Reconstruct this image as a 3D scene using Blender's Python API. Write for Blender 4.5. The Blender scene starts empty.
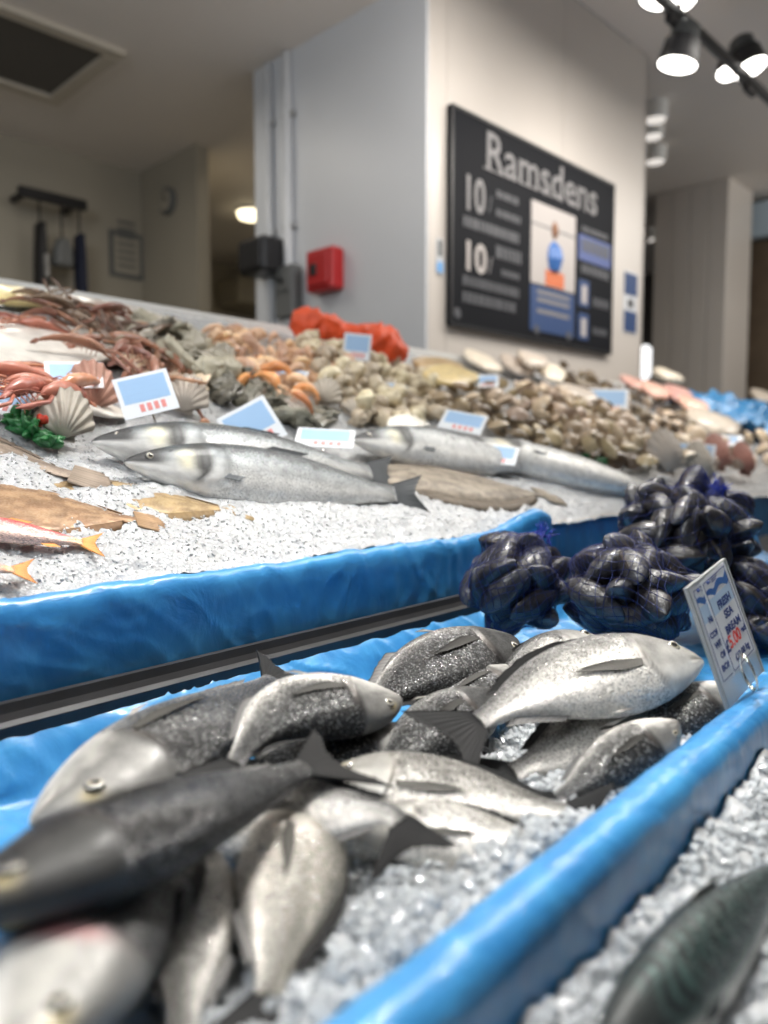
import bpy, math, random
import numpy as np
from mathutils import Vector, Matrix
from mathutils.bvhtree import BVHTree

random.seed(7)
RNG = np.random.default_rng(7)
scene = bpy.context.scene
COL = scene.collection

# ------------------------------------------------------------------ camera model
YAW = math.radians(40.5)
PITCH = math.atan(57 / 780)
CAM = np.array([0, 0, 1.15])
FH = np.array([math.cos(YAW), math.sin(YAW), 0])
RT = np.array([math.sin(YAW), -math.cos(YAW), 0])
FW = FH * math.cos(PITCH) + np.array([0, 0, -math.sin(PITCH)])
UP = np.cross(RT, FW)


def ray(x, y):
    return FW + (x - 384) / 780 * RT + (512 - y) / 780 * UP


BY0, BZ0, BS = 0.75, 1.013, 0.453          # sloping ice bed: z = BZ0 + BS (Y - BY0)
BANG = math.atan(BS)
BN = np.array([0, -math.sin(BANG), math.cos(BANG)])
BV = np.array([0, math.cos(BANG), math.sin(BANG)])


def P(x, y, z=None, Y=None, X=None):
    d = ray(x, y)
    if z is not None:
        t = (z - CAM[2]) / d[2]
    elif Y is not None:
        t = Y / d[1]
    else:
        t = X / d[0]
    return CAM + d * t


def bed(x, y, off=0.0):
    d = ray(x, y)
    p0 = np.array([0, BY0, BZ0]) + BN * off
    t = ((p0 - CAM) @ BN) / (d @ BN)
    return CAM + d * t


W0 = P(428, 350, Y=2.28)
W0[2] = 0
WA = math.radians(-4.0)
WX = np.array([math.cos(WA), math.sin(WA), 0])
WY = np.array([-math.sin(WA), math.cos(WA), 0])
WMAT = Matrix.Translation(Vector(W0)) @ Matrix.Rotation(WA, 4, 'Z')


def PB(x, y, xb=None, yb=None, z=None):
    """point of the hall's own frame (along the wall, behind the wall, height)"""
    d = ray(x, y)
    if z is not None:
        t = (z - CAM[2]) / d[2]
    elif xb is not None:
        t = ((W0 - CAM) @ WX + xb) / (d @ WX)
    else:
        t = ((W0 - CAM) @ WY + yb) / (d @ WY)
    q = CAM + d * t
    v = q - W0
    return np.array([v @ WX, v @ WY, q[2]])


# ------------------------------------------------------------------ noise
def _hash(ix, iy, iz, seed):
    h = (ix * 374761393 + iy * 668265263 + iz * 2147483647 + seed * 1274126177) & 0xFFFFFFFF
    h = ((h ^ (h >> 13)) * 1274126177) & 0xFFFFFFFF
    h = (h ^ (h >> 16)) & 0xFFFFFFFF
    return h / 4294967295.0


def vnoise(x, y, z=None, seed=0):
    x = np.asarray(x, float); y = np.asarray(y, float)
    z = np.zeros_like(x) if z is None else np.asarray(z, float)
    ix, iy, iz = (np.floor(v).astype(np.int64) for v in (x, y, z))
    fx, fy, fz = x - ix, y - iy, z - iz
    fx, fy, fz = (f * f * f * (f * (f * 6 - 15) + 10) for f in (fx, fy, fz))
    r = 0
    for dx in (0, 1):
        for dy in (0, 1):
            for dz in (0, 1):
                w = (fx if dx else 1 - fx) * (fy if dy else 1 - fy) * (fz if dz else 1 - fz)
                r = r + w * _hash(ix + dx, iy + dy, iz + dz, seed)
    return r * 2 - 1


def fbm(x, y, z=None, seed=0, octs=3):
    r, a = 0, 1.0
    for o in range(octs):
        r = r + a * vnoise(np.asarray(x) * 2 ** o, np.asarray(y) * 2 ** o, None if z is None else np.asarray(z) * 2 ** o, seed + o)
        a *= .5
    return r


def sst(a, b, x):
    t = np.clip((np.asarray(x, float) - a) / (b - a), 0, 1)
    return t * t * (3 - 2 * t)


# ------------------------------------------------------------------ object helpers
def new_mesh(name, V, F, mats=None, smooth=True, col=None, uv=None, fm=None):
    me = bpy.data.meshes.new(name)
    me.from_pydata([tuple(v) for v in np.asarray(V, float)], [], [tuple(int(i) for i in f) for f in F])
    if smooth:
        me.polygons.foreach_set('use_smooth', [True] * len(me.polygons))
    if col is not None:
        at = me.color_attributes.new('Col', 'FLOAT_COLOR', 'POINT')
        c = np.ones((len(V), 4)); c[:, :3] = col
        at.data.foreach_set('color', c.ravel())
    if uv is not None:
        at = me.attributes.new('suv', 'FLOAT_VECTOR', 'POINT')
        c = np.zeros((len(V), 3)); c[:, :np.shape(uv)[1]] = uv
        at.data.foreach_set('vector', c.ravel())
    for m in (mats if isinstance(mats, (list, tuple)) else [mats]):
        if m is not None:
            me.materials.append(m)
    if fm is not None:
        me.polygons.foreach_set('material_index', fm)
    me.update()
    return me


def link(name, me, parent=None, mat=None):
    o = bpy.data.objects.new(name, me)
    COL.objects.link(o)
    if parent is not None:
        o.parent = parent
    if mat is not None:
        o.matrix_world = mat
    return o


def tag(o, label=None, cat=None, group=None, kind=None):
    if label: o['label'] = label
    if cat: o['category'] = cat
    if group: o['group'] = group
    if kind: o['kind'] = kind
    return o


def empty(name, mat, label, cat, group=None):
    o = bpy.data.objects.new(name, None)
    COL.objects.link(o)
    o.empty_display_size = .02
    o.matrix_world = mat
    return tag(o, label, cat, group)


def copy_tree(o, mat):
    c = o.copy(); COL.objects.link(c); c.matrix_world = mat
    for ch in list(o.children):
        d = ch.copy(); COL.objects.link(d); d.parent = c
        for g in list(ch.children):
            e = g.copy(); COL.objects.link(e); e.parent = d
    return c


class MB:
    def __init__(s):
        s.V, s.F = [], []

    def add(s, V, F):
        n = len(s.V)
        s.V += [tuple(v) for v in V]
        s.F += [tuple(i + n for i in f) for f in F]
        return s

    def box(s, x0, x1, y0, y1, z0, z1, b=0.0):
        if b <= 0:
            V = [(x, y, z) for x in (x0, x1) for y in (y0, y1) for z in (z0, z1)]
            return s.add(V, [(0, 1, 3, 2), (4, 6, 7, 5), (0, 4, 5, 1), (2, 3, 7, 6), (0, 2, 6, 4), (1, 5, 7, 3)])
        # chamfered box
        V, idx = [], {}
        X, Y, Z = (x0, x1), (y0, y1), (z0, z1)
        for i in (0, 1):
            for j in (0, 1):
                for k in (0, 1):
                    sx, sy, sz = (1 - 2 * i) * b, (1 - 2 * j) * b, (1 - 2 * k) * b
                    for a, d in (('x', (0, sy, sz)), ('y', (sx, 0, sz)), ('z', (sx, sy, 0))):
                        idx[i, j, k, a] = len(V)
                        V.append((X[i] + d[0], Y[j] + d[1], Z[k] + d[2]))
        F = []
        for i in (0, 1):
            F.append([idx[i, j, k, 'x'] for j, k in ((0, 0), (0, 1), (1, 1), (1, 0))])
            F.append([idx[j, i, k, 'y'] for j, k in ((0, 0), (0, 1), (1, 1), (1, 0))])
            F.append([idx[j, k, i, 'z'] for j, k in ((0, 0), (0, 1), (1, 1), (1, 0))])
            for j in (0, 1):
                F.append([idx[0, i, j, 'y'], idx[1, i, j, 'y'], idx[1, i, j, 'z'], idx[0, i, j, 'z']])
                F.append([idx[i, 0, j, 'x'], idx[i, 1, j, 'x'], idx[i, 1, j, 'z'], idx[i, 0, j, 'z']])
                F.append([idx[i, j, 0, 'x'], idx[i, j, 1, 'x'], idx[i, j, 1, 'y'], idx[i, j, 0, 'y']])
                for k in (0, 1):
                    if True and (i, j, k) is not None and i in (0, 1):
                        F.append([idx[i, j, k, 'x'], idx[i, j, k, 'y'], idx[i, j, k, 'z']])
        # unify normals outward
        c = np.array([(x0 + x1) / 2, (y0 + y1) / 2, (z0 + z1) / 2])
        A = np.array(V)
        G = []
        seen = set()
        for f in F:
            key = tuple(sorted(f))
            if key in seen: continue
            seen.add(key)
            p = A[f]
            nrm = np.cross(p[1] - p[0], p[2] - p[0])
            G.append(f if nrm @ (p.mean(0) - c) > 0 else f[::-1])
        return s.add(V, G)

    def tube(s, pts, r, n=8, closed=False, cap=True):
        pts = np.asarray(pts, float)
        m = len(pts)
        rr = np.broadcast_to(np.asarray(r, float), (m,))
        base = len(s.V)
        prev = None
        for i in range(m):
            if closed:
                t = pts[(i + 1) % m] - pts[i - 1]
            else:
                t = pts[min(i + 1, m - 1)] - pts[max(i - 1, 0)]
            t = t / (np.linalg.norm(t) + 1e-12)
            if prev is None:
                a = np.array([0, 0, 1.]) if abs(t[2]) < .9 else np.array([1., 0, 0])
            else:
                a = prev
            u = a - t * (a @ t); u /= np.linalg.norm(u) + 1e-12
            v = np.cross(t, u); prev = u
            for k in range(n):
                an = 2 * math.pi * k / n
                s.V.append(tuple(pts[i] + rr[i] * (math.cos(an) * u + math.sin(an) * v)))
        for i in range(m if closed else m - 1):
            for k in range(n):
                a = base + i * n + k; b = base + i * n + (k + 1) % n
                c = base + ((i + 1) % m) * n + (k + 1) % n; d = base + ((i + 1) % m) * n + k
                s.F.append((a, b, c, d))
        if cap and not closed:
            s.F.append(tuple(base + k for k in range(n))[::-1])
            s.F.append(tuple(base + (m - 1) * n + k for k in range(n)))
        return s

    def lathe(s, prof, n=24, mat=None):
        """prof: (r, z) list; closed at both ends if r == 0"""
        base = len(s.V)
        for r, z in prof:
            for k in range(n):
                a = 2 * math.pi * k / n
                p = Vector((r * math.cos(a), r * math.sin(a), z))
                if mat is not None: p = mat @ p
                s.V.append(tuple(p))
        for i in range(len(prof) - 1):
            for k in range(n):
                a = base + i * n + k; b = base + i * n + (k + 1) % n
                s.F.append((a, b, b + n, a + n))
        s.F.append(tuple(base + k for k in range(n))[::-1])
        s.F.append(tuple(base + (len(prof) - 1) * n + k for k in range(n)))
        return s

    def mesh(s, name, m, smooth=False):
        return new_mesh(name, s.V, s.F, m, smooth)

    def build(s, name, m, parent=None, mat=None, smooth=False):
        return link(name, s.mesh(name, m, smooth), parent, mat)


def grid_faces(nu, nv, wrap=False, flip=False):
    i = np.arange(nu - 1)[:, None]
    j = np.arange(nv if wrap else nv - 1)[None, :]
    a = i * nv + j
    b = i * nv + (j + 1) % nv
    c = (i + 1) * nv + (j + 1) % nv
    d = (i + 1) * nv + j
    F = np.stack([a, b, c, d], -1).reshape(-1, 4)
    return F[:, ::-1] if flip else F


# ------------------------------------------------------------------ materials
def mat(name, rgb=(.8, .8, .8), rough=.5, metal=0., spec=.5, coat=0., emit=None, estr=0., trans=0., ior=1.45, var=0., nscale=8., bump=0., bscale=60., alpha=1., sss=0., orand=0.):
    m = bpy.data.materials.new(name); m.use_nodes = True
    nt = m.node_tree; N = nt.nodes; L = nt.links
    b = N['Principled BSDF']
    b.inputs['Base Color'].default_value = (*rgb, 1)
    b.inputs['Roughness'].default_value = rough
    b.inputs['Metallic'].default_value = metal
    b.inputs['Specular IOR Level'].default_value = spec
    b.inputs['Coat Weight'].default_value = coat
    b.inputs['Coat Roughness'].default_value = .12
    b.inputs['Transmission Weight'].default_value = trans
    b.inputs['IOR'].default_value = ior
    b.inputs['Alpha'].default_value = alpha
    if sss:
        b.inputs['Subsurface Weight'].default_value = sss
        b.inputs['Subsurface Radius'].default_value = (.01, .008, .006)
    if emit is not None:
        b.inputs['Emission Color'].default_value = (*emit, 1)
        b.inputs['Emission Strength'].default_value = estr
    tc = N.new('ShaderNodeTexCoord')
    src = None
    if var or orand:
        mx = N.new('ShaderNodeHueSaturation')
        mx.inputs['Color'].default_value = (*rgb, 1)
        add = None
        if var:
            no = N.new('ShaderNodeTexNoise'); no.inputs['Scale'].default_value = nscale; no.inputs['Detail'].default_value = 4
            L.new(tc.outputs['Object'], no.inputs['Vector'])
            mr = N.new('ShaderNodeMapRange')
            mr.inputs['From Min'].default_value = .25; mr.inputs['From Max'].default_value = .75
            mr.inputs['To Min'].default_value = 1 - var; mr.inputs['To Max'].default_value = 1 + var
            L.new(no.outputs['Fac'], mr.inputs['Value'])
            add = mr.outputs['Result']
        if orand:
            oi = N.new('ShaderNodeObjectInfo')
            m2 = N.new('ShaderNodeMapRange')
            m2.inputs['To Min'].default_value = 1 - orand; m2.inputs['To Max'].default_value = 1 + orand
            L.new(oi.outputs['Random'], m2.inputs['Value'])
            if add is None:
                add = m2.outputs['Result']
            else:
                mu = N.new('ShaderNodeMath'); mu.operation = 'MULTIPLY'
                L.new(add, mu.inputs[0]); L.new(m2.outputs['Result'], mu.inputs[1]); add = mu.outputs[0]
            m3 = N.new('ShaderNodeMapRange')
            m3.inputs['To Min'].default_value = .485; m3.inputs['To Max'].default_value = .515
            L.new(oi.outputs['Random'], m3.inputs['Value'])
            L.new(m3.outputs['Result'], mx.inputs['Hue'])
        L.new(add, mx.inputs['Value'])
        L.new(mx.outputs['Color'], b.inputs['Base Color'])
    if bump:
        no = N.new('ShaderNodeTexNoise'); no.inputs['Scale'].default_value = bscale; no.inputs['Detail'].default_value = 5
        L.new(tc.outputs['Object'], no.inputs['Vector'])
        bp = N.new('ShaderNodeBump'); bp.inputs['Strength'].default_value = bump; bp.inputs['Distance'].default_value = .004
        L.new(no.outputs['Fac'], bp.inputs['Height'])
        L.new(bp.outputs['Normal'], b.inputs['Normal'])
    return m


def skin_mat(name, scale=600., bump=.45, glint=1.0, rough=.32):
    """wet scaly skin: the pigment comes from the mesh, the scales are cells along the body"""
    m = bpy.data.materials.new(name); m.use_nodes = True
    nt = m.node_tree; N = nt.nodes; L = nt.links
    b = N['Principled BSDF']
    at = N.new('ShaderNodeAttribute'); at.attribute_name = 'Col'
    uv = N.new('ShaderNodeAttribute'); uv.attribute_name = 'suv'
    mp = N.new('ShaderNodeMapping'); mp.inputs['Scale'].default_value = (scale, scale * 1.25, 1)
    L.new(uv.outputs['Vector'], mp.inputs['Vector'])
    vo = N.new('ShaderNodeTexVoronoi'); vo.inputs['Scale'].default_value = 1; vo.inputs['Randomness'].default_value = .55
    vo.voronoi_dimensions = '2D'
    L.new(mp.outputs['Vector'], vo.inputs['Vector'])
    sep = N.new('ShaderNodeSeparateColor'); L.new(vo.outputs['Color'], sep.inputs['Color'])
    # scale to scale brightness
    mr = N.new('ShaderNodeMapRange'); mr.inputs['To Min'].default_value = .74; mr.inputs['To Max'].default_value = 1.26
    L.new(sep.outputs['Red'], mr.inputs['Value'])
    ed = N.new('ShaderNodeMapRange'); ed.inputs['From Min'].default_value = .25; ed.inputs['From Max'].default_value = .8
    ed.inputs['To Min'].default_value = 1.04; ed.inputs['To Max'].default_value = .88
    L.new(vo.outputs['Distance'], ed.inputs['Value'])
    mm = N.new('ShaderNodeMath'); mm.operation = 'MULTIPLY'
    L.new(mr.outputs['Result'], mm.inputs[0]); L.new(ed.outputs['Result'], mm.inputs[1])
    sx = N.new('ShaderNodeSeparateXYZ'); L.new(uv.outputs['Vector'], sx.inputs[0])
    mk = N.new('ShaderNodeMix'); mk.data_type = 'FLOAT'; mk.inputs[2].default_value = 1.0
    L.new(sx.outputs['Z'], mk.inputs[0]); L.new(mm.outputs[0], mk.inputs[3])
    # bigger blotches
    no = N.new('ShaderNodeTexNoise'); no.inputs['Scale'].default_value = 45; no.inputs['Detail'].default_value = 4
    L.new(uv.outputs['Vector'], no.inputs['Vector'])
    nr = N.new('ShaderNodeMapRange'); nr.inputs['From Min'].default_value = .3; nr.inputs['From Max'].default_value = .7
    nr.inputs['To Min'].default_value = .8; nr.inputs['To Max'].default_value = 1.2
    L.new(no.outputs['Fac'], nr.inputs['Value'])
    m2 = N.new('ShaderNodeMath'); m2.operation = 'MULTIPLY'
    L.new(mk.outputs[0], m2.inputs[0]); L.new(nr.outputs['Result'], m2.inputs[1])
    # where scales exist (alpha channel of the attribute is unused; head is smooth via suv z = 0)
    hs = N.new('ShaderNodeHueSaturation'); L.new(at.outputs['Color'], hs.inputs['Color']); L.new(m2.outputs[0], hs.inputs['Value'])
    L.new(hs.outputs['Color'], b.inputs['Base Color'])
    rr = N.new('ShaderNodeMapRange'); rr.inputs['To Min'].default_value = rough - .14; rr.inputs['To Max'].default_value = rough + .2
    L.new(sep.outputs['Green'], rr.inputs['Value']); rh = N.new('ShaderNodeMath'); rh.operation = 'MULTIPLY_ADD'; L.new(sx.outputs['Z'], rh.inputs[0]); rh.inputs[1].default_value = -.2; rh.inputs[2].default_value = .2
    rq = N.new('ShaderNodeMath'); rq.operation = 'ADD'; L.new(rr.outputs['Result'], rq.inputs[0]); L.new(rh.outputs[0], rq.inputs[1]); L.new(rq.outputs[0], b.inputs['Roughness'])
    # glints painted in: random scales get a brighter, more metallic base colour
    gl = N.new('ShaderNodeMapRange'); gl.inputs['From Min'].default_value = .76; gl.inputs['From Max'].default_value = .9
    L.new(sep.outputs['Blue'], gl.inputs['Value'])
    gm = N.new('ShaderNodeMath'); gm.operation = 'MULTIPLY'; L.new(gl.outputs['Result'], gm.inputs[0]); L.new(sx.outputs['Z'], gm.inputs[1])
    gb = N.new('ShaderNodeMath'); gb.operation = 'MULTIPLY_ADD'; L.new(gm.outputs[0], gb.inputs[0]); gb.inputs[1].default_value = .16 * glint; gb.inputs[2].default_value = 0
    ga = N.new('ShaderNodeMix'); ga.data_type = 'RGBA'; ga.blend_type = 'ADD'; ga.inputs[0].default_value = 1
    L.new(hs.outputs['Color'], ga.inputs[6]); L.new(gb.outputs[0], ga.inputs[7]); L.new(ga.outputs[2], b.inputs['Base Color'])
    me_ = N.new('ShaderNodeMath'); me_.operation = 'MULTIPLY_ADD'; L.new(gm.outputs[0], me_.inputs[0]); me_.inputs[1].default_value = .35; me_.inputs[2].default_value = .42 * glint
    L.new(me_.outputs[0], b.inputs['Metallic'])
    b.inputs['Specular IOR Level'].default_value = .6
    b.inputs['Coat Weight'].default_value = .1 * glint
    b.inputs['Coat Roughness'].default_value = .2
    # each scale tilts a little: height = distance + random ramp
    ht = N.new('ShaderNodeMath'); ht.operation = 'MULTIPLY_ADD'
    L.new(sep.outputs['Blue'], ht.inputs[0]); ht.inputs[1].default_value = .28; L.new(vo.outputs['Distance'], ht.inputs[2])
    bp = N.new('ShaderNodeBump'); bp.inputs['Distance'].default_value = .0014
    bs = N.new('ShaderNodeMath'); bs.operation = 'MULTIPLY_ADD'; L.new(sx.outputs['Z'], bs.inputs[0]); bs.inputs[1].default_value = bump; bs.inputs[2].default_value = .04; L.new(bs.outputs[0], bp.inputs['Strength'])
    L.new(ht.outputs[0], bp.inputs['Height'])
    L.new(bp.outputs['Normal'], b.inputs['Normal'])
    L.new(bp.outputs['Normal'], b.inputs['Coat Normal'])
    return m


def attr_mat(name, rough=.4, coat=.2, metal=0., bump=0., bscale=200., trans=0., attr='Col'):
    m = bpy.data.materials.new(name); m.use_nodes = True
    nt = m.node_tree; N = nt.nodes; L = nt.links
    b = N['Principled BSDF']
    at = N.new('ShaderNodeAttribute'); at.attribute_name = attr
    L.new(at.outputs['Color'], b.inputs['Base Color'])
    b.inputs['Roughness'].default_value = rough
    b.inputs['Coat Weight'].default_value = coat
    b.inputs['Coat Roughness'].default_value = .1
    b.inputs['Metallic'].default_value = metal
    if bump:
        tc = N.new('ShaderNodeTexCoord')
        no = N.new('ShaderNodeTexNoise'); no.inputs['Scale'].default_value = bscale; no.inputs['Detail'].default_value = 5
        L.new(tc.outputs['Object'], no.inputs['Vector'])
        bp = N.new('ShaderNodeBump'); bp.inputs['Strength'].default_value = bump; bp.inputs['Distance'].default_value = .002
        L.new(no.outputs['Fac'], bp.inputs['Height']); L.new(bp.outputs['Normal'], b.inputs['Normal'])
    return m


def film_mat(name, rgb, rgb2):
    """blue polythene film pulled over a board: crinkled and glossy"""
    m = bpy.data.materials.new(name); m.use_nodes = True
    nt = m.node_tree; N = nt.nodes; L = nt.links
    b = N['Principled BSDF']
    tc = N.new('ShaderNodeTexCoord')
    mp = N.new('ShaderNodeMapping'); mp.inputs['Scale'].default_value = (22, 40, 16); mp.inputs['Rotation'].default_value = (0, .5, .35)
    L.new(tc.outputs['Object'], mp.inputs['Vector'])
    no = N.new('ShaderNodeTexNoise'); no.inputs['Scale'].default_value = 1; no.inputs['Detail'].default_value = 6; no.inputs['Distortion'].default_value = .6
    L.new(mp.outputs['Vector'], no.inputs['Vector'])
    # creases: ridged noise
    mp2 = N.new('ShaderNodeMapping'); mp2.inputs['Scale'].default_value = (45, 50, 16); mp2.inputs['Rotation'].default_value = (0, .65, 0)
    L.new(tc.outputs['Object'], mp2.inputs['Vector'])
    n2 = N.new('ShaderNodeTexNoise'); n2.noise_type = 'RIDGED_MULTIFRACTAL'; n2.inputs['Scale'].default_value = 1; n2.inputs['Detail'].default_value = 3; n2.inputs['Distortion'].default_value = .8
    L.new(mp2.outputs['Vector'], n2.inputs['Vector'])
    cr = N.new('ShaderNodeValToRGB')
    cr.color_ramp.elements[0].position = .3; cr.color_ramp.elements[0].color = (*rgb2, 1)
    cr.color_ramp.elements[1].position = .7; cr.color_ramp.elements[1].color = (*rgb, 1)
    L.new(no.outputs['Fac'], cr.inputs['Fac'])
    L.new(cr.outputs['Color'], b.inputs['Base Color'])
    b.inputs['Roughness'].default_value = .34
    b.inputs['Specular IOR Level'].default_value = .45
    b.inputs['Coat Weight'].default_value = .3; b.inputs['Coat Roughness'].default_value = .09
    mx = N.new('ShaderNodeMath'); mx.operation = 'MULTIPLY_ADD'
    L.new(n2.outputs['Fac'], mx.inputs[0]); mx.inputs[1].default_value = .35; L.new(no.outputs['Fac'], mx.inputs[2])
    bp = N.new('ShaderNodeBump'); bp.inputs['Strength'].default_value = .6; bp.inputs['Distance'].default_value = .0045
    L.new(mx.outputs[0], bp.inputs['Height'])
    L.new(bp.outputs['Normal'], b.inputs['Normal']); L.new(bp.outputs['Normal'], b.inputs['Coat Normal'])
    return m


def ice_mat(name, rgb=(.86, .88, .9), trans=0.25, scale=130.):
    m = bpy.data.materials.new(name); m.use_nodes = True
    nt = m.node_tree; N = nt.nodes; L = nt.links
    b = N['Principled BSDF']
    tc = N.new('ShaderNodeTexCoord')
    vo = N.new('ShaderNodeTexVoronoi'); vo.inputs['Scale'].default_value = scale
    L.new(tc.outputs['Object'], vo.inputs['Vector'])
    sep = N.new('ShaderNodeSeparateColor'); L.new(vo.outputs['Color'], sep.inputs['Color'])
    mr = N.new('ShaderNodeMapRange'); mr.inputs['To Min'].default_value = .9; mr.inputs['To Max'].default_value = 1.05
    L.new(sep.outputs['Red'], mr.inputs['Value'])
    hs = N.new('ShaderNodeHueSaturation'); hs.inputs['Color'].default_value = (*rgb, 1); L.new(mr.outputs['Result'], hs.inputs['Value'])
    L.new(hs.outputs['Color'], b.inputs['Base Color'])
    b.inputs['Roughness'].default_value = .22
    b.inputs['IOR'].default_value = 1.31
    b.inputs['Transmission Weight'].default_value = trans
    b.inputs['Coat Weight'].default_value = .4; b.inputs['Coat Roughness'].default_value = .05
    ad = N.new('ShaderNodeMath'); ad.operation = 'MULTIPLY_ADD'
    L.new(sep.outputs['Green'], ad.inputs[0]); ad.inputs[1].default_value = .7; L.new(vo.outputs['Distance'], ad.inputs[2])
    bp = N.new('ShaderNodeBump'); bp.inputs['Strength'].default_value = .45; bp.inputs['Distance'].default_value = .002
    b.inputs['Subsurface Weight'].default_value = .2 if trans == 0 else 0.; b.inputs['Subsurface Radius'].default_value = (.006, .007, .008); b.inputs['Subsurface Scale'].default_value = 1.0
    L.new(ad.outputs[0], bp.inputs['Height'])
    L.new(bp.outputs['Normal'], b.inputs['Normal']); L.new(bp.outputs['Normal'], b.inputs['Coat Normal'])
    return m


M = {}
M['skin'] = skin_mat('bream_skin')
M['skin_fine'] = skin_mat('fine_fish_skin', 480, .2, .8, .36)
M['fin'] = attr_mat('fin_membrane', .6, .0)
M['fin'].node_tree.nodes['Principled BSDF'].inputs['Specular IOR Level'].default_value = .25
M['eye'] = attr_mat('fish_eye', .12, 1.0)
M['film'] = film_mat('blue_film', (.060, .30, .60), (.034, .21, .49))
M['film_dark'] = film_mat('deep_blue_film', (.03, .19, .50), (.015, .10, .36))
M['ice'] = ice_mat('crushed_ice', (.46, .47, .48), .0, 260)
M['ice_fine'] = mat('fine_ice_grains', (.52, .53, .54), .25, coat=.3, bump=.2, bscale=300)
M['ice_chip'] = ice_mat('ice_chips', (.66, .69, .71), .38, 160)
M['steel'] = mat('brushed_steel', (.42, .42, .42), .32, .9, var=.12, nscale=20)
M['steel_dark'] = mat('dark_steel', (.06, .06, .063), .42, .7, var=.15, nscale=20)
M['chrome'] = mat('chrome_wire', (.75, .72, .66), .15, 1.)
M['shell'] = attr_mat('mussel_shell', .33, .25, bump=.6, bscale=330)
M['net'] = mat('blue_netting', (.010, .02, .12), .35)
M['net_tie'] = mat('blue_net_tie', (.01, .03, .32), .3, coat=.3)
M['acrylic'] = mat('clear_acrylic', (.80, .86, .9), .3, trans=.6, ior=1.2)
M['card'] = mat('white_card', (.83, .86, .9), .3, coat=.4)
M['card_blue'] = mat('card_blue_print', (.18, .40, .74), .4)
M['ink_blue'] = mat('navy_ink', (.03, .06, .22), .4)
M['ink_mid'] = mat('blue_wave_print', (.05, .15, .42), .4)
M['ink_red'] = mat('red_ink', (.80, .06, .05), .4)
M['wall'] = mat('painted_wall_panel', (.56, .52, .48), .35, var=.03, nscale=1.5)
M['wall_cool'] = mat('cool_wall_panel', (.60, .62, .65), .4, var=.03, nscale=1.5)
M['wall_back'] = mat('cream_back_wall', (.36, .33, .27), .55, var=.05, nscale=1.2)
M['ceil'] = mat('painted_ceiling', (.80, .75, .70), .6, var=.03, nscale=1)
M['white'] = mat('white_plastic', (.78, .78, .76), .35)
M['floor'] = mat('grey_floor', (.22, .22, .22), .5, var=.1, nscale=3)
M['black'] = mat('black_plastic', (.012, .012, .014), .4)
M['grey'] = mat('grey_plastic', (.13, .135, .135), .45)
M['red'] = mat('red_plastic', (.42, .018, .02), .4)
M['sign'] = mat('black_board', (.007, .008, .011), .6, spec=.12, var=.1, nscale=2)
M['sign_text'] = mat('pale_sign_lettering', (.19, .185, .19), .5)
M['sign_dim'] = mat('dim_sign_lettering', (.07, .073, .083), .5)
M['sign_white'] = mat('white_sign_print', (.42, .39, .375), .5)
M['sign_blue'] = mat('blue_sign_print', (.018, .05, .15), .5)
M['orange'] = mat('orange_print', (.55, .14, .05), .5)
M['brown'] = mat('brown_print', (.22, .10, .05), .5)
M['lens'] = mat('lamp_lens', (1, 1, 1), .4, emit=(1, .96, .9), estr=9)
M['lens_warm'] = mat('warm_lamp_lens', (1, 1, 1), .4, emit=(1, .85, .55), estr=4)
M['hatch'] = mat('dark_hatch', (.10, .095, .088), .6)
M['cream_frame'] = mat('cream_hatch_frame', (.55, .50, .42), .5)


def unit_bed(p, ang=0., tilt=0., roll=0., s=1., lift=0.):
    """frame on the sloping bed: x along ang (0 = along the stall), z = bed normal"""
    R = Matrix(((1, BV[0], BN[0]), (0, BV[1], BN[1]), (0, BV[2], BN[2]))).to_4x4()
    q = np.asarray(p) + BN * lift
    return Matrix.Translation(Vector(q)) @ R @ Matrix.Rotation(ang, 4, 'Z') @ Matrix.Rotation(tilt, 4, 'Y') @ Matrix.Rotation(roll, 4, 'X') @ Matrix.Scale(s, 4)


# ================================================================== THE HALL
def struct(name, mb, m, mt=None, parent=None):
    o = mb.build(name, m, parent, mt)
    if parent is None: o['kind'] = 'structure'
    return o


HI = 3.75
LOW = 3.36
yb_edge = PB(256, 200, xb=0)[1]          # how deep the pillar block is
sw_end = PB(643, 200, yb=0)[0]           # where the sign wall ends
struct('floor', MB().box(-6, 22, -6, 14, -.1, 0), M['floor'])
# sign wall block: cladding panels with fine joints
mb = MB()
seams = [0, .13, 1.03 + .13, 2.03 + .13, sw_end]
for a, b_ in zip(seams[:-1], seams[1:]):
    mb.box(a + .002, b_ - .002, 0, .06, 0, HI - .002, .003)
mb.box(.005, sw_end - .005, .01, yb_edge - .02, 0, HI - .005)
struct('wall_sign', mb, M['wall'], WMAT)
struct('wall_pillar_side', MB().box(-.012, .004, .004, yb_edge - .004, 0, LOW + .3, .003), M['wall_cool'], WMAT)
# ceilings
struct('ceiling', MB().box(-9, 16, -8, 0.0, HI, HI + .1).box(sw_end, 16, 0, 9, HI, HI + .1), M['ceil'], WMAT)
struct('ceiling_back', MB().box(-4.5, -.0, 0.02, 5.5, LOW, LOW + .1).box(-.0, 5, yb_edge, 5.5, LOW, LOW + .1).box(-4.5, 0, -.02, .02, LOW, HI), M['ceil'], WMAT)
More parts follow.
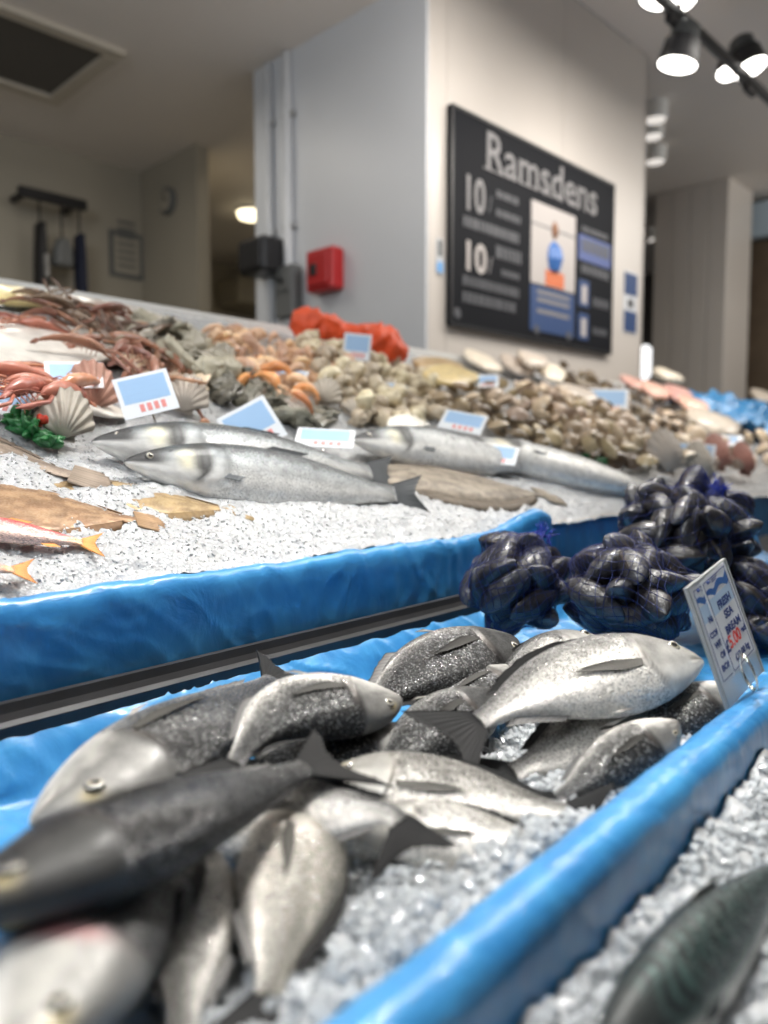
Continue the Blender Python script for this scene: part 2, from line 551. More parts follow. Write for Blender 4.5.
# back room walls
ya = PB(140, 172, z=LOW)
yb_open = PB(197, 200, xb=ya[0])[1]
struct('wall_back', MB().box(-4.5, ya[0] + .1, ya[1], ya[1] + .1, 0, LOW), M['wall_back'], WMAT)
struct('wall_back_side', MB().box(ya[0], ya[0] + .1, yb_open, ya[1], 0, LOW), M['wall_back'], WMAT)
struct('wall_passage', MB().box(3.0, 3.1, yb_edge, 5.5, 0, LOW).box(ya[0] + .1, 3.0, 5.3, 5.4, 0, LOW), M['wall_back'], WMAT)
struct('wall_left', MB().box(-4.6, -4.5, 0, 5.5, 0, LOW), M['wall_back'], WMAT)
# conduit pipes on the pillar's left face
for (px, r) in ((270, .022), (289, .026)):
    q = PB(px, 180, xb=-.03)
    top = LOW - .02
    root = empty('conduit_pipe', WMAT @ Matrix.Translation((-.014 - r, q[1], .9)), 'thin grey conduit pipe running up the pillar %s' % ('nearest its rear edge' if px < 280 else 'above the grey switch box'), 'pipe', 'conduits on the pillar')
    MB().tube([(0, 0, 0), (0, 0, top - .9)], r, 12).build('tube', M['wall_cool'], root, smooth=True)
    for zz in (.6, 1.5, 2.1):
        MB().box(-r * .2, r + .001, -r * 1.7, r * 1.7, zz, zz + .03, .004).build('pipe_clip', M['steel'], root)
# boxes on the pillar
def wallbox(name, x0, y0, x1, y1, depth, m, label, cat, xb=-.012, details=None):
    a = PB(x0, y0, xb=xb); b_ = PB(x1, y1, xb=xb)
    ylo, yhi = sorted((a[1], b_[1])); zlo, zhi = sorted((a[2], b_[2]))
    root = empty(name, WMAT @ Matrix.Translation((xb, (ylo + yhi) / 2, zlo)), label, cat)
    w, h = (yhi - ylo) / 2, zhi - zlo
    MB().box(-depth, -.0, -w, w, 0, h, min(.012, w * .2)).build('housing', m, root)
    return root, w, h, depth


r_, w, h, d = wallbox('fire_alarm_box', 318, 255, 345, 290, .09, M['red'], 'red fire alarm box mounted on the white pillar', 'alarm box')
MB().box(-d - .012, -d, -w * .72, w * .72, h * .12, h * .88, .006).build('front_cover', M['red'], r_)
MB().box(-d - .02, -d - .01, w * .02, w * .5, h * .36, h * .64, .003).build('call_button', M['black'], r_)
r_, w, h, d = wallbox('grey_switch_box', 285, 270, 304, 318, .08, M['grey'], 'dark grey switch box under the conduit on the pillar', 'switch box')
MB().box(-d - .01, -d, -w * .7, w * .7, h * .5, h * .9, .004).build('switch_plate', M['grey'], r_)
MB().tube([(-d - .01, 0, h * .7), (-d - .035, 0, h * .73)], .014, 10).build('switch_knob', M['black'], r_, smooth=True)
q = PB(264, 257, xb=-.1)
r_ = empty('wall_speaker', WMAT @ Matrix.Translation((-.16, q[1], q[2] - .1)), 'small black loudspeaker box bracketed to the pillar edge', 'speaker')
MB().box(-.03, .14, -.12, .12, 0, .19, .015).build('cabinet', M['black'], r_)
MB().box(-.045, -.03, -.10, .10, .02, .17, .005).build('speaker_grille', M['black'], r_)
MB().tube([(.08, -.06, .1), (.149, -.06, .1)], .02, 8).build('bracket', M['black'], r_)
# blue notices
def notice(name, x0, y0, x1, y1, yb, m, label, cat):
    a = PB(x0, y0, yb=yb); b_ = PB(x1, y1, yb=yb)
    r = empty(name, WMAT @ Matrix.Translation((a[0], yb, b_[2])), label, cat)
    W, H = b_[0] - a[0], a[2] - b_[2]
    MB().box(0, W, -.006, -.001, 0, H).build('board', m, r)
    return r, W, H


r_, W, H = notice('blue_notice', 624, 270, 635, 335, 0, M['wall_cool'], 'narrow blue notice on the wall beyond the black board', 'notice')
MB().box(0, W, -.009, -.006, H * .62, H * .97).build('blue_panel', M['sign_blue'], r_)
MB().box(0, W, -.009, -.006, H * .02, H * .36).build('blue_panel', M['sign_blue'], r_)
MB().box(W * .3, W * .7, -.009, -.006, H * .42, H * .55).build('pictogram', M['black'], r_)
r_, W, H = notice('pale_blue_sticker', 436, 238, 442, 275, 0, M['wall_cool'], 'little pale blue sticker at the near edge of the sign wall', 'sticker')
MB().box(0, W, -.009, -.006, H * .04, H * .34).build('blue_patch', M['card_blue'], r_)
MB().box(W * .2, W * .8, -.009, -.006, H * .5, H * .95).build('grey_lines', M['grey'], r_)


def text_mesh(s, size, m, name='lettering', extrude=.001, align='LEFT', bold=0., xs=1.):
    cu = bpy.data.curves.new(name, 'FONT')
    cu.body = s; cu.size = size; cu.extrude = extrude; cu.align_x = align; cu.offset = bold
    cu.resolution_u = 3
    o = bpy.data.objects.new(name, cu); COL.objects.link(o)
    dg = bpy.context.evaluated_depsgraph_get()
    me = bpy.data.meshes.new_from_object(o.evaluated_get(dg))
    bpy.data.objects.remove(o); bpy.data.curves.remove(cu)
    me.transform(Matrix.Scale(xs, 4, (1, 0, 0)))
    # stand the letters up: x right, z up, facing -y
    me.transform(Matrix.Rotation(math.pi / 2, 4, 'X'))
    me.materials.clear(); me.materials.append(m)
    me.name = name
    return me


# the black board
a = PB(451, 106, yb=-.03); b_ = PB(611, 351, yb=-.03); c_ = PB(612, 181, yb=-.03); d_ = PB(453, 331, yb=-.03)
sx0, sx1 = a[0], b_[0]
sz1 = (a[2] + c_[2]) / 2; sz0 = (b_[2] + d_[2]) / 2
SW, SH = sx1 - sx0, sz1 - sz0
sg = empty('wall_sign_board', WMAT @ Matrix.Translation((sx0, 0, sz0)), 'large black wall board with pale lettering, prices and a picture', 'sign')
MB().box(0, SW, -.03, -.001, 0, SH, .006).build('board', M['sign'], sg)
mb = MB()
for q in ((0, SW, 0, .015), (0, SW, SH - .015, SH), (0, .015, .015, SH - .015), (SW - .015, SW, .015, SH - .015)):
    mb.box(q[0], q[1], -.036, -.03, q[2], q[3])
mb.build('sign_frame', M['black'], sg)


def sign_text(s, u, v, size, m, name, bold=0., xs=1., serif=False, maxw=None):
    me = text_mesh(s, size, m, name, .001, 'LEFT', bold, xs)
    if maxw:
        w_ = max(v_.co.x for v_ in me.vertices) if me.vertices else 1
        me.transform(Matrix.Scale(maxw / w_, 4, (1, 0, 0)))
    o = link(name, me, sg)
    o.location = (u * SW, -.0335, v * SH)
    return o


rt = sign_text('Ramsdens', .165, .775, .27, M['sign_text'], 'name_lettering', .002, 1., maxw=SW * .70)
mb = MB()
for (u, w_) in ((.158, .06), (.225, .05), (.365, .035), (.40, .035), (.435, .035), (.53, .035), (.665, .04), (.705, .035)):
    mb.box(u * SW, (u + w_) * SW, -.036, -.034, .772 * SH, .781 * SH)
mb.build('serifs', M['sign_text'], sg)
sign_text('10', .055, .555, .235, M['sign_text'], 'price_numeral', .004, maxw=.115 * SW)
sign_text('/', .185, .575, .12, M['sign_dim'], 'slash', 0)
sign_text('10', .055, .275, .20, M['sign_white'], 'price_numeral', .004, maxw=.125 * SW)
sign_text('/', .19, .285, .12, M['sign_text'], 'slash', 0)
mb = MB()
for (u0, u1, v, hh, n) in ((.23, .36, .66, .035, 1), (.23, .37, .57, .035, 1), (.06, .36, .47, .05, 1), (.23, .37, .37, .06, 1), (.26, .36, .29, .03, 1),
                           (.06, .36, .2, .045, 1), (.06, .34, .12, .05, 1), (.76, .95, .66, .03, 1), (.76, .97, .55, .07, 1), (.76, .97, .43, .05, 1), (.85, .97, .26, .05, 1), (.85, .97, .1, .04, 1)):
    u = u0
    while u < u1 - .01:
        ww = random.uniform(.012, .03)
        mb.box(u * SW, min(u + ww, u1) * SW, -.0345, -.032, v * SH, (v + hh) * SH)
        u += ww + .007
mb.build('faded_text_lines', M['sign_dim'], sg)
MB().box(.74 * SW, .98 * SW, -.033, -.0305, .50 * SH, .64 * SH).build('blue_band', M['ink_blue'], sg)
po = MB().box(.43 * SW, .715 * SW, -.0335, -.03, .30 * SH, .72 * SH).build('poster', M['sign_white'], sg)
mb = MB()   # a plain figure shape: a round head on a dark bust over an orange base
mb.tube([(0, 0, z) for z in (0, .03, .06, .1)], [.012, .03, .032, .015], 10)
mb.build('picture_head', M['brown'], po).location = (.575 * SW, -.022, .555 * SH)
mb = MB(); mb.tube([(0, 0, z) for z in (0, .06, .12, .17)], [.06, .08, .07, .03], 10)
mb.build('picture_bust', M['ink_mid'], po).location = (.575 * SW, -.0, .39 * SH)
MB().box(.52 * SW, .64 * SW, -.036, -.033, .305 * SH, .385 * SH).build('picture_base', M['orange'], po)
MB().box(.43 * SW, .715 * SW, -.0345, -.033, .60 * SH, .61 * SH).build('picture_line', M['grey'], po)
MB().box(.43 * SW, .715 * SW, -.0335, -.03, .055 * SH, .29 * SH).build('poster_caption', M['sign_blue'], sg)
mb = MB()
for v in (.21, .15, .25):
    mb.box(.47 * SW, .68 * SW, -.0345, -.033, v * SH, (v + .022) * SH)
mb.build('caption_text', M['sign_text'], sg)
for v, nm in ((.24, 'f'), (.055, 't')):
    MB().box(.745 * SW, .82 * SW, -.0345, -.03, v * SH, (v + .15) * SH, .002).build('blue_logo_tile', M['sign_blue'], sg)
    MB().box(.765 * SW, .80 * SW, -.037, -.0335, (v + .02) * SH, (v + .12) * SH, .001).build('logo_mark', M['sign_white'], sg)
for u in (.035, .47, .68):
    MB().lathe([(.028, 0), (.024, .004)], 16, Matrix.Translation((u * SW, -.032, .06 * SH)) @ Matrix.Rotation(math.pi / 2, 4, 'X')).build('roundel', M['sign_dim'], sg)

# clock, poster and hanging gear in the back room
q = PB(167, 201, xb=ya[0] - .02)
r_ = empty('wall_clock', WMAT @ Matrix.Translation((ya[0] - .001, q[1], q[2])), 'small round dark clock high on the back room wall', 'clock')
RX = Matrix.Rotation(-math.pi / 2, 4, 'Y')
MB().lathe([(.10, 0), (.10, .03), (.085, .04)], 24, RX).build('clock_case', M['grey'], r_)
MB().lathe([(.075, .040), (.074, .043)], 24, RX).build('clock_face', M['wall_back'], r_)
MB().box(-.05, -.045, -.004, .004, 0, .055).box(-.05, -.045, -.035, .004, -.004, .004).build('clock_hands', M['black'], r_)
a = PB(109, 229, yb=ya[1] - .01); b_ = PB(144, 281, yb=ya[1] - .01)
pw_, ph_ = b_[0] - a[0], a[2] - b_[2]
r_ = empty('framed_notice', WMAT @ Matrix.Translation((a[0], ya[1] - .001, b_[2])), 'pale framed notice hanging on the back room wall', 'notice')
MB().box(0, pw_, -.02, 0, 0, .03).box(0, pw_, -.02, 0, ph_ - .03, ph_).box(0, .03, -.02, 0, .03, ph_ - .03).box(pw_ - .03, pw_, -.02, 0, .03, ph_ - .03).build('notice_frame', M['grey'], r_)
MB().box(.03, pw_ - .03, -.008, -.0, .03, ph_ - .03).build('sheet', M['wall_back'], r_)
mb = MB()
for k in range(7):
    mb.box(.07, pw_ - .07, -.011, -.008, .08 + k * .055, .10 + k * .055)
mb.build('printed_lines', M['grey'], r_)
a = PB(18, 193, yb=ya[1] - .25); b_ = PB(86, 214, yb=ya[1] - .25)
r_ = empty('wall_rail', WMAT @ Matrix.Translation((a[0], ya[1], a[2])), 'dark rail bracketed to the back room wall for hanging gear', 'rail')
rl = b_[0] - a[0]
MB().box(0, rl, -.28, -.23, -.02, .05, .006).build('rail_bar', M['black'], r_)
for u in (.12, .9):
    MB().box(rl * u - .02, rl * u + .02, -.24, -.001, -.0, .04, .004).build('rail_bracket', M['black'], r_)


def hang(px0, py0, px1, py1, m, name, label, cat, m2=None):
    A = PB(px0, py0, yb=ya[1] - .26); B = PB(px1, py1, yb=ya[1] - .26)
    w_, h_ = (B[0] - A[0]) / 2, A[2] - B[2]
    rr = empty(name, WMAT @ Matrix.Translation(((A[0] + B[0]) / 2, ya[1] - .255, B[2])), label, cat)
    n = 20; nv = 16
    tt = np.linspace(0, 1, nv)
    V = []
    for t in tt:
        for k in range(n):
            an = 2 * math.pi * k / n
            ww = w_ * (.55 + .45 * math.sin(math.pi * min(1, (1 - t) * 1.3) * .5)) * (1 + .08 * math.sin(5 * an + t * 4))
            V.append((ww * math.cos(an), .07 * math.sin(an) * (1 + .2 * math.cos(6 * an)), h_ * t))
    F = [tuple(f) for f in grid_faces(nv, n, True)] + [tuple(range(n))[::-1], tuple(range((nv - 1) * n, nv * n))]
    link('cloth' if m2 is None else 'apron_cloth', new_mesh(name, V, F, m), rr)
    MB().tube([(0, 0, h_ * .98), (0, 0, h_ + .12), (0, -.0, max(h_ + .13, a[2] - B[2] - .021 - .0))], .008, 6).build('hanging_loop', M['black'], rr)
    if m2 is not None:
        MB().box(-w_ * .25, w_ * .45, -.095, -.07, h_ * .12, h_ * .5, .008).build('pale_patch', m2, rr)
    return rr


hang(33, 222, 49, 288, M['black'], 'hanging_apron', 'dark apron with a grey patch hanging from the rail', 'apron', M['steel'])
hang(51, 238, 74, 268, M['grey'], 'hanging_bag', 'short dark bag hanging from the middle of the rail', 'bag')
hang(75, 234, 86, 294, mat('navy_cotton', (.014, .018, .04), .7), 'hanging_overall', 'long navy overall hanging at the end of the rail', 'overall')
# passage bench and lamp
q0 = PB(204, 296, xb=2.7); q1 = PB(252, 312, xb=2.7)
MB().box(2.3, 2.8, min(q0[1], q1[1]) - .3, min(max(q0[1], q1[1]) + .3, 5.2), q0[2] - .3, q0[2] - .02, .01).build('passage_cabinet', M['wall_back'], None, WMAT)
tag(bpy.context.scene.objects['passage_cabinet'], 'dim wall cabinet at the end of the back passage', 'cabinet')
q = PB(251, 217, z=LOW - .06)
r_ = empty('passage_lamp', WMAT @ Matrix.Translation((q[0], q[1], LOW)), 'glowing ceiling lamp in the passage behind the pillar', 'lamp')
MB().lathe([(.14, -.025), (.15, -.0001)], 20).build('lamp_base', M['white'], r_)
MB().lathe([(.05, -.09), (.11, -.07), (.125, -.025)], 20).build('lamp_shade', M['lens_warm'], r_)
# ceiling hatch
hp = [PB(*t, z=LOW) for t in ((0, 10), (104, 50), (46, 91), (0, 76))]
hx0, hy0 = hp[1][0], hp[1][1]
hc = hp[2]
mb = MB()
X1 = max(hp[1][0], hc[0]); Y0 = hp[1][1]; Y1 = hc[1]
X0 = X1 - 1.5
r_ = empty('ceiling_hatch', WMAT @ Matrix.Translation((0, 0, LOW)), 'dark recessed vent hatch with a cream frame in the low ceiling', 'hatch')
ys = sorted((Y0, Y1))
MB().box(X0, X1, ys[0], ys[1], -.012, -.002).build('vent_panel', M['hatch'], r_)
mb = MB(); fw = .09
mb.box(X0 - fw, X1 + fw, ys[0] - fw, ys[0], -.03, -.001, .006).box(X0 - fw, X1 + fw, ys[1], ys[1] + fw, -.03, -.001, .006)
mb.box(X1, X1 + fw, ys[0], ys[1], -.03, -.001, .006).box(X0 - fw, X0, ys[0], ys[1], -.03, -.001, .006)
mb.build('hatch_frame', M['cream_frame'], r_)
# far pillar and hall beyond
PX = 4.8
y2 = PB(727, 250, xb=PX)[1]; y1 = PB(654, 250, xb=PX)[1]
x2 = PB(751, 250, yb=y2)[0]
mb = MB()
n = 4
for k in range(n):
    yy = np.linspace(y2, y1, n + 1)
    mb.box(PX, x2, yy[k] + (.003 if k else 0), yy[k + 1] - (.003 if k < n - 1 else 0), 0, HI, .006)
struct('pillar_far', mb, M['wall'], WMAT)
struct('wall_far', MB().box(13.5, 13.6, -6, 9, 0, HI), mat('far_hall_wall', (.42, .37, .32), .5), WMAT)
struct('wall_hall_back', MB().box(sw_end, 13.5, 6.5, 6.6, 0, HI), mat('hall_back_wall', (.30, .28, .26), .5), WMAT)
# shuttered unit at the far right and a dark doorway
q = PB(757, 240, xb=5.7)
MB().box(5.7, 5.95, q[1] - 4, q[1] + .1, 0, q[2], .01).build('roller_shutter', mat('brown_shutter', (.12, .085, .055), .5, var=.2, nscale=6), None, WMAT)
tag(bpy.context.scene.objects['roller_shutter'], 'brown roller shutter of the stall beyond the far pillar', 'shutter')
q2 = PB(757, 205, xb=5.7)
MB().box(5.6, 5.9, q[1] - 4, q[1] + .2, q[2] + .002, min(q2[2], HI - .01), .01).build('fascia_board', mat('pale_blue_fascia', (.46, .56, .64), .5), None, WMAT)
tag(bpy.context.scene.objects['fascia_board'], 'pale blue fascia board above the brown shutter', 'fascia')
q = PB(645, 345, xb=8); q3 = PB(640, 200, xb=8)
MB().box(8, 8.2, q[1] - .25, q[1] + .6, 0, PB(645, 262, xb=8)[2], .01).build('dark_cold_store', M['hatch'], None, WMAT)
tag(bpy.context.scene.objects['dark_cold_store'], 'tall dark unit seen between the sign wall and far pillar', 'unit')
qa = PB(645, 365, xb=7.0)
r_ = empty('white_display_lamp', WMAT @ Matrix.Translation((7.0, qa[1], qa[2] - .2)), 'bright white globe lamp low behind the stall', 'lamp')
MB().lathe([(.02, .0), (.11, .1), (.14, .25), (.1, .4), (.03, .46)], 18).build('globe', mat('white_globe', (1, 1, 1), .4, emit=(1, 1, 1), estr=1.6), r_, smooth=True)
MB().tube([(0, 0, -(qa[2] - .2) + .001), (0, 0, .01)], .02, 8).build('stem', M['steel'], r_)
# far bright ceiling lamps between wall and pillar
for i, (px, py, lab) in enumerate(((655, 120, 'far ceiling lamp nearest the top, past the sign wall'), (652, 137, 'far ceiling lamp second down past the sign wall'), (655, 162, 'far ceiling lamp third down past the sign wall'), (648, 240, 'far ceiling lamp lowest, past the sign wall'))):
    q = PB(px, py, z=HI - .12)
    s_ = min(1.0, .35)
    r_ = empty('far_ceiling_lamp', WMAT @ Matrix.Translation((min(q[0], 12.5), q[1] if q[0] < 12.5 else PB(px, py, xb=12.5)[1], HI)), lab, 'lamp', 'far ceiling lamps')
    MB().lathe([(.08, -.12), (.09, -.1), (.09, -.0005)], 18).build('lamp_housing', M['white'], r_)
    MB().lathe([(.07, -.128), (.075, -.121)], 18).build('lamp_lens', mat('far_lens', (1, 1, 1), .4, emit=(1, .93, .85), estr=.8), r_)

# spot track
TZ = 3.25
ta = PB(659, 0, z=TZ); tb = PB(768, 103, z=TZ)
yT = (ta[1] + tb[1]) / 2
track = empty('spotlight_track', WMAT @ Matrix.Translation((0, yT, TZ)), 'dark ceiling track that carries the spotlights', 'track')
MB().box(min(ta[0], 0) - 3.5, 9, -.02, .02, 0, .045, .004).build('track_bar', M['black'], track)
MB().box(min(ta[0], 0) - 3.5, 9, -.008, .008, -.004, 0).build('track_slot', M['grey'], track)
for xx in (-2., 1.0, 3.5, 6., 8.5):
    MB().tube([(xx, 0, .045), (xx, 0, HI - TZ)], .008, 8).build('drop_rod', M['black'], track, smooth=True)


def spot(px, py, label, aim, size=1., yoff=0., cone=True):
    q = PB(px, py, yb=yT + yoff)
    up_ = TZ - .004
    r = empty('spotlight', WMAT @ Matrix.Translation((q[0], yT + yoff, q[2])), label, 'spotlight', 'spotlights on the ceiling track')
    T = Matrix.Rotation(aim[1], 4, 'X') @ Matrix.Rotation(aim[0], 4, 'Y')
    pr = [(.055, .205), (.062, .2), (.068, .13), (.09, .115), (.097, .03), (.105, .0), (.098, .0), (.09, .02)]
    pr = [(a * size, b * size) for a, b in pr][::-1]
    MB().lathe([(.088 * size, .021 * size)] + pr, 28, T).build('lamp_head', M['black'], r, smooth=False)
    for k in range(4):
        z_ = (.14 + .015 * k) * size
        MB().lathe([(.0705 * size, z_), (.0725 * size, z_ + .003), (.0705 * size, z_ + .006)], 24, T).build('cooling_rib', M['grey'], r)
    MB().lathe([(.08 * size, .004 * size), (.094 * size, .006 * size)], 28, T).build('lamp_lens', M['lens'], r)
    dz = TZ - q[2]
    MB().tube([T @ Vector((0, 0, .2 * size)), (0, -yoff, dz - .05), (0, -yoff, dz - .004)], .012, 8).build('stem', M['black'], r, smooth=True)
    MB().box(-.05, .05, -.016 - yoff, .016 - yoff, dz - .05, dz - .006, .004).build('track_adapter', M['black'], r)
    return r


spot(677, 66, 'black spotlight with ribbed head, the largest in view', (.12, .18), .95)
spot(751, 69, 'bright spotlight nearest the edge of the photo', (.0, -.35), .95, .0)
spot(728, 74, 'small bright spotlight between the two larger ones', (.3, -.2), .62, .12)
spot(681, 2, 'bright spotlight just above the ribbed black one', (.1, -.3), .8, 0)
spot(653, 3, 'spotlight cut off at the top, nearest the sign', (.2, .3), .7, .1)

# ================================================================== THE STALL
def film_sheet(name, prof, x0, x1, nx, m, wr, dens=.006, seed=0, mod=None):
    """extrude a (Y, Z) outline along the stall and crumple it"""
    prof = np.array(prof, float)
    seg = np.linalg.norm(np.diff(prof, axis=0), axis=1)
    s = np.concatenate([[0], np.cumsum(seg)])
    ns = max(8, int(s[-1] / dens))
    t = np.linspace(0, s[-1], ns)
    py = np.interp(t, s, prof[:, 0]); pz = np.interp(t, s, prof[:, 1])
    # soften corners
    for _ in range(2):
        py[1:-1] = (py[:-2] + 2 * py[1:-1] + py[2:]) / 4
        pz[1:-1] = (pz[:-2] + 2 * pz[1:-1] + pz[2:]) / 4
    ty = np.gradient(py); tz = np.gradient(pz)
    ln = np.hypot(ty, tz) + 1e-9
    ny, nz = -tz / ln, ty / ln
    xs = np.linspace(x0, x1, nx)
    X, S = np.meshgrid(xs, t, indexing='ij')
    amp = np.interp(S, s, wr)
    d = amp * (.4 * fbm(X * 9 + S * 6, S * 7, seed=seed) + 1.2 * (1 - np.abs(fbm(X * 22 + S * 14 + 2 * vnoise(X * 5, S * 5, seed=seed + 9), S * 6 - X * 3, seed=seed + 3, octs=2))) ** 6 - .2 + .25 * fbm(X * 70, S * 35, seed=seed + 5, octs=2))
    V = np.stack([X, py[None, :] + ny[None, :] * d, pz[None, :] + nz[None, :] * d], -1)
    if mod is not None:
        V = mod(V, X, S, s)
    F = grid_faces(nx, ns)
    me = new_mesh(name, V.reshape(-1, 3), F, m)
    return link(name, me)


# the trough in front: rim, inside, floor, back
prof = [(.180, .70), (.182, .86), (.184, .908), (.190, .919), (.205, .922), (.217, .919), (.224, .905), (.232, .87), (.240, .845), (.27, .838), (.63, .838), (.668, .850), (.685, .885), (.700, .902), (.722, .903)]
wr = [.0008, .0008, .0008, .0006, .0006, .0008, .001, .002, .003, .003, .003, .0042, .0042, .0026, .0006]
o = film_sheet('trough_liner', prof, -.35, 2.6, 620, M['film'], wr, .005, 3)
tag(o, 'wrinkled blue plastic film lining the sea bream trough and its rim', 'plastic liner')
# raised display front: panel, lip, inside edge
def bulge(V, X, S, s):
    k = np.exp(-((X - 1.31) / .085) ** 2)
    top = sst(s[1], s[3], S)
    V[..., 2] += .038 * k * top
    V[..., 1] -= .018 * k * top
    st = sst(1.36, 1.40, X)
    V[..., 1] += .03 * st
    # bunched film folds near the right hand end and on the lip
    fold = sst(.80, 1.0, X) * (.0016 * np.sin(X * 120 + 14 * S + 5 * vnoise(X * 14, S * 9, seed=4)) * sst(0, .04, S) * (.4 + .6 * sst(-.3, .6, vnoise(X * 9, X * 0 + 3., seed=77))))
    V[..., 1] += fold
    V[..., 2] += (.0022 * fbm(X * 16, S * 10, seed=12)) * top
    return V


prof = [(.745, .86), (.744, .92), (.743, .985), (.745, 1.002), (.752, 1.011), (.762, 1.013), (.772, 1.006), (.785, .985)]
wr = [.0006, .0010, .0011, .0010, .0012, .0018, .002, .001]
o = film_sheet('raised_display_front', prof, -.35, 3.6, 760, M['film'], wr, .004, 31, bulge)
tag(o, 'blue film wrapped panel along the front of the raised ice display', 'panel')
# steel rail
mb = MB()
prof = [(.696, .900), (.696, .908), (.7, .912), (.706, .906), (.718, .905), (.722, .912), (.724, .921), (.73, .922), (.734, .918), (.734, .894), (.696, .894)]
n = len(prof)
V = [(x, y, z) for x in (-.35, 2.6) for y, z in prof]
F = [(i, (i + 1) % n, n + (i + 1) % n, n + i) for i in range(n)] + [tuple(range(n))[::-1], tuple(range(n, 2 * n))]
rail = link('steel_rail', new_mesh('steel_rail', V, F, M['steel_dark'], False))
tag(rail, 'dark grooved steel rail between the trough and the raised display', 'rail')
# carcasses underneath
o = MB().box(-.35, 2.6, .19, .715, .001, .825, .004).build('trough_counter', M['steel']); tag(o, 'steel counter carcass below the sea bream trough', 'counter')
mb = MB()
V = [(x, y, z) for x in (-.35, 8.2) for y, z in ((.81, .001), (1.97, .001), (1.97, 1.575), (1.945, 1.575), (1.945, 1.535), (.83, .975), (.81, .96))]
n = 7
F = [tuple(range(n)), tuple(range(n, 2 * n))[::-1]] + [(i, n + i, n + (i + 1) % n, (i + 1) % n) for i in range(n)]
o = link('sloping_display_counter', new_mesh('sloping_display_counter', V, F, M['white'], False))
tag(o, 'sloping white display counter with a pale back lip under the ice', 'counter')
o = MB().box(-.35, 2.6, -.45, .176, .001, .8, .004).build('front_counter', M['steel']); tag(o, 'steel counter under the mackerel ice at the front', 'counter')

# ------------------------------------------------------------------ ice
ICO_V = None
def chip_mesh_data():
    t = (1 + 5 ** .5) / 2
    V = np.array([(-1, t, 0), (1, t, 0), (-1, -t, 0), (1, -t, 0), (0, -1, t), (0, 1, t), (0, -1, -t), (0, 1, -t), (t, 0, -1), (t, 0, 1), (-t, 0, -1), (-t, 0, 1)], float)
    V /= np.linalg.norm(V[0])
    F = np.array([(0, 11, 5), (0, 5, 1), (0, 1, 7), (0, 7, 10), (0, 10, 11), (1, 5, 9), (5, 11, 4), (11, 10, 2), (10, 7, 6), (7, 1, 8), (3, 9, 4), (3, 4, 2), (3, 2, 6), (3, 6, 8), (3, 8, 9), (4, 9, 5), (2, 4, 11), (6, 2, 10), (8, 6, 7), (9, 8, 1)])
    return V, F


def chips(pts, smin, smax, seed):
    r = np.random.default_rng(seed)
    V0, F0 = chip_mesh_data()
    n = len(pts)
    s = r.uniform(smin, smax, n) ** 1.0
    jit = r.uniform(.6, 1.25, (n, 12, 1))
    sc = r.uniform(.55, 1.2, (n, 1, 3))
    q = r.normal(size=(n, 4)); q /= np.linalg.norm(q, axis=1)[:, None]
    w, x, y, z = q.T
    R = np.stack([np.stack([1 - 2 * (y * y + z * z), 2 * (x * y - z * w), 2 * (x * z + y * w)], -1), np.stack([2 * (x * y + z * w), 1 - 2 * (x * x + z * z), 2 * (y * z - x * w)], -1), np.stack([2 * (x * z - y * w), 2 * (y * z + x * w), 1 - 2 * (x * x + y * y)], -1)], 1)
    V = (V0[None] * jit * sc) * s[:, None, None]
    V = np.einsum('nij,nkj->nki', R, V) + np.asarray(pts)[:, None, :]
    F = F0[None] + (np.arange(n) * 12)[:, None, None]
    return V.reshape(-1, 3), F.reshape(-1, 3)


MOUNDS = []


def ice_height(x, y, seed, a1=.006, a2=.004):
    return a1 * fbm(x * 18, y * 18, seed=seed) + a2 * (np.abs(vnoise(x * 70, y * 70, seed=seed + 7)) + .6 * vnoise(x * 150, y * 150, seed=seed + 8))


def ice_patch(name, xs, ys, zfun, label, seed, nchip, cs, region, a1=.006, a2=.004, fine=False):
    X, Yv = np.meshgrid(xs, ys, indexing='ij')
    H = ice_height(X, Yv, seed, a1, a2)
    Z = zfun(X, Yv) + H
    V = np.stack([X, Yv, Z], -1)
    me = new_mesh(name, V.reshape(-1, 3), grid_faces(len(xs), len(ys), flip=True), M['ice'])
    o = link(name, me)
    tag(o, label, 'ice', None, 'stuff')
    r = np.random.default_rng(seed + 100)
    x = region[0] + (region[1] - region[0]) * r.random(nchip) ** region[4]
    y = r.uniform(region[2], region[3], nchip)
    z = zfun(x, y) + ice_height(x, y, seed, a1, a2) + r.uniform(0, cs[0] * .6, nchip)
    Vc, Fc = chips(np.stack([x, y, z], -1), cs[0], cs[1], seed + 5)
    link('ice_chips', new_mesh('ice_chips', Vc, Fc, M['ice_chip'] if not fine else M['ice_fine'], fine), o)['kind'] = 'stuff'
    return o


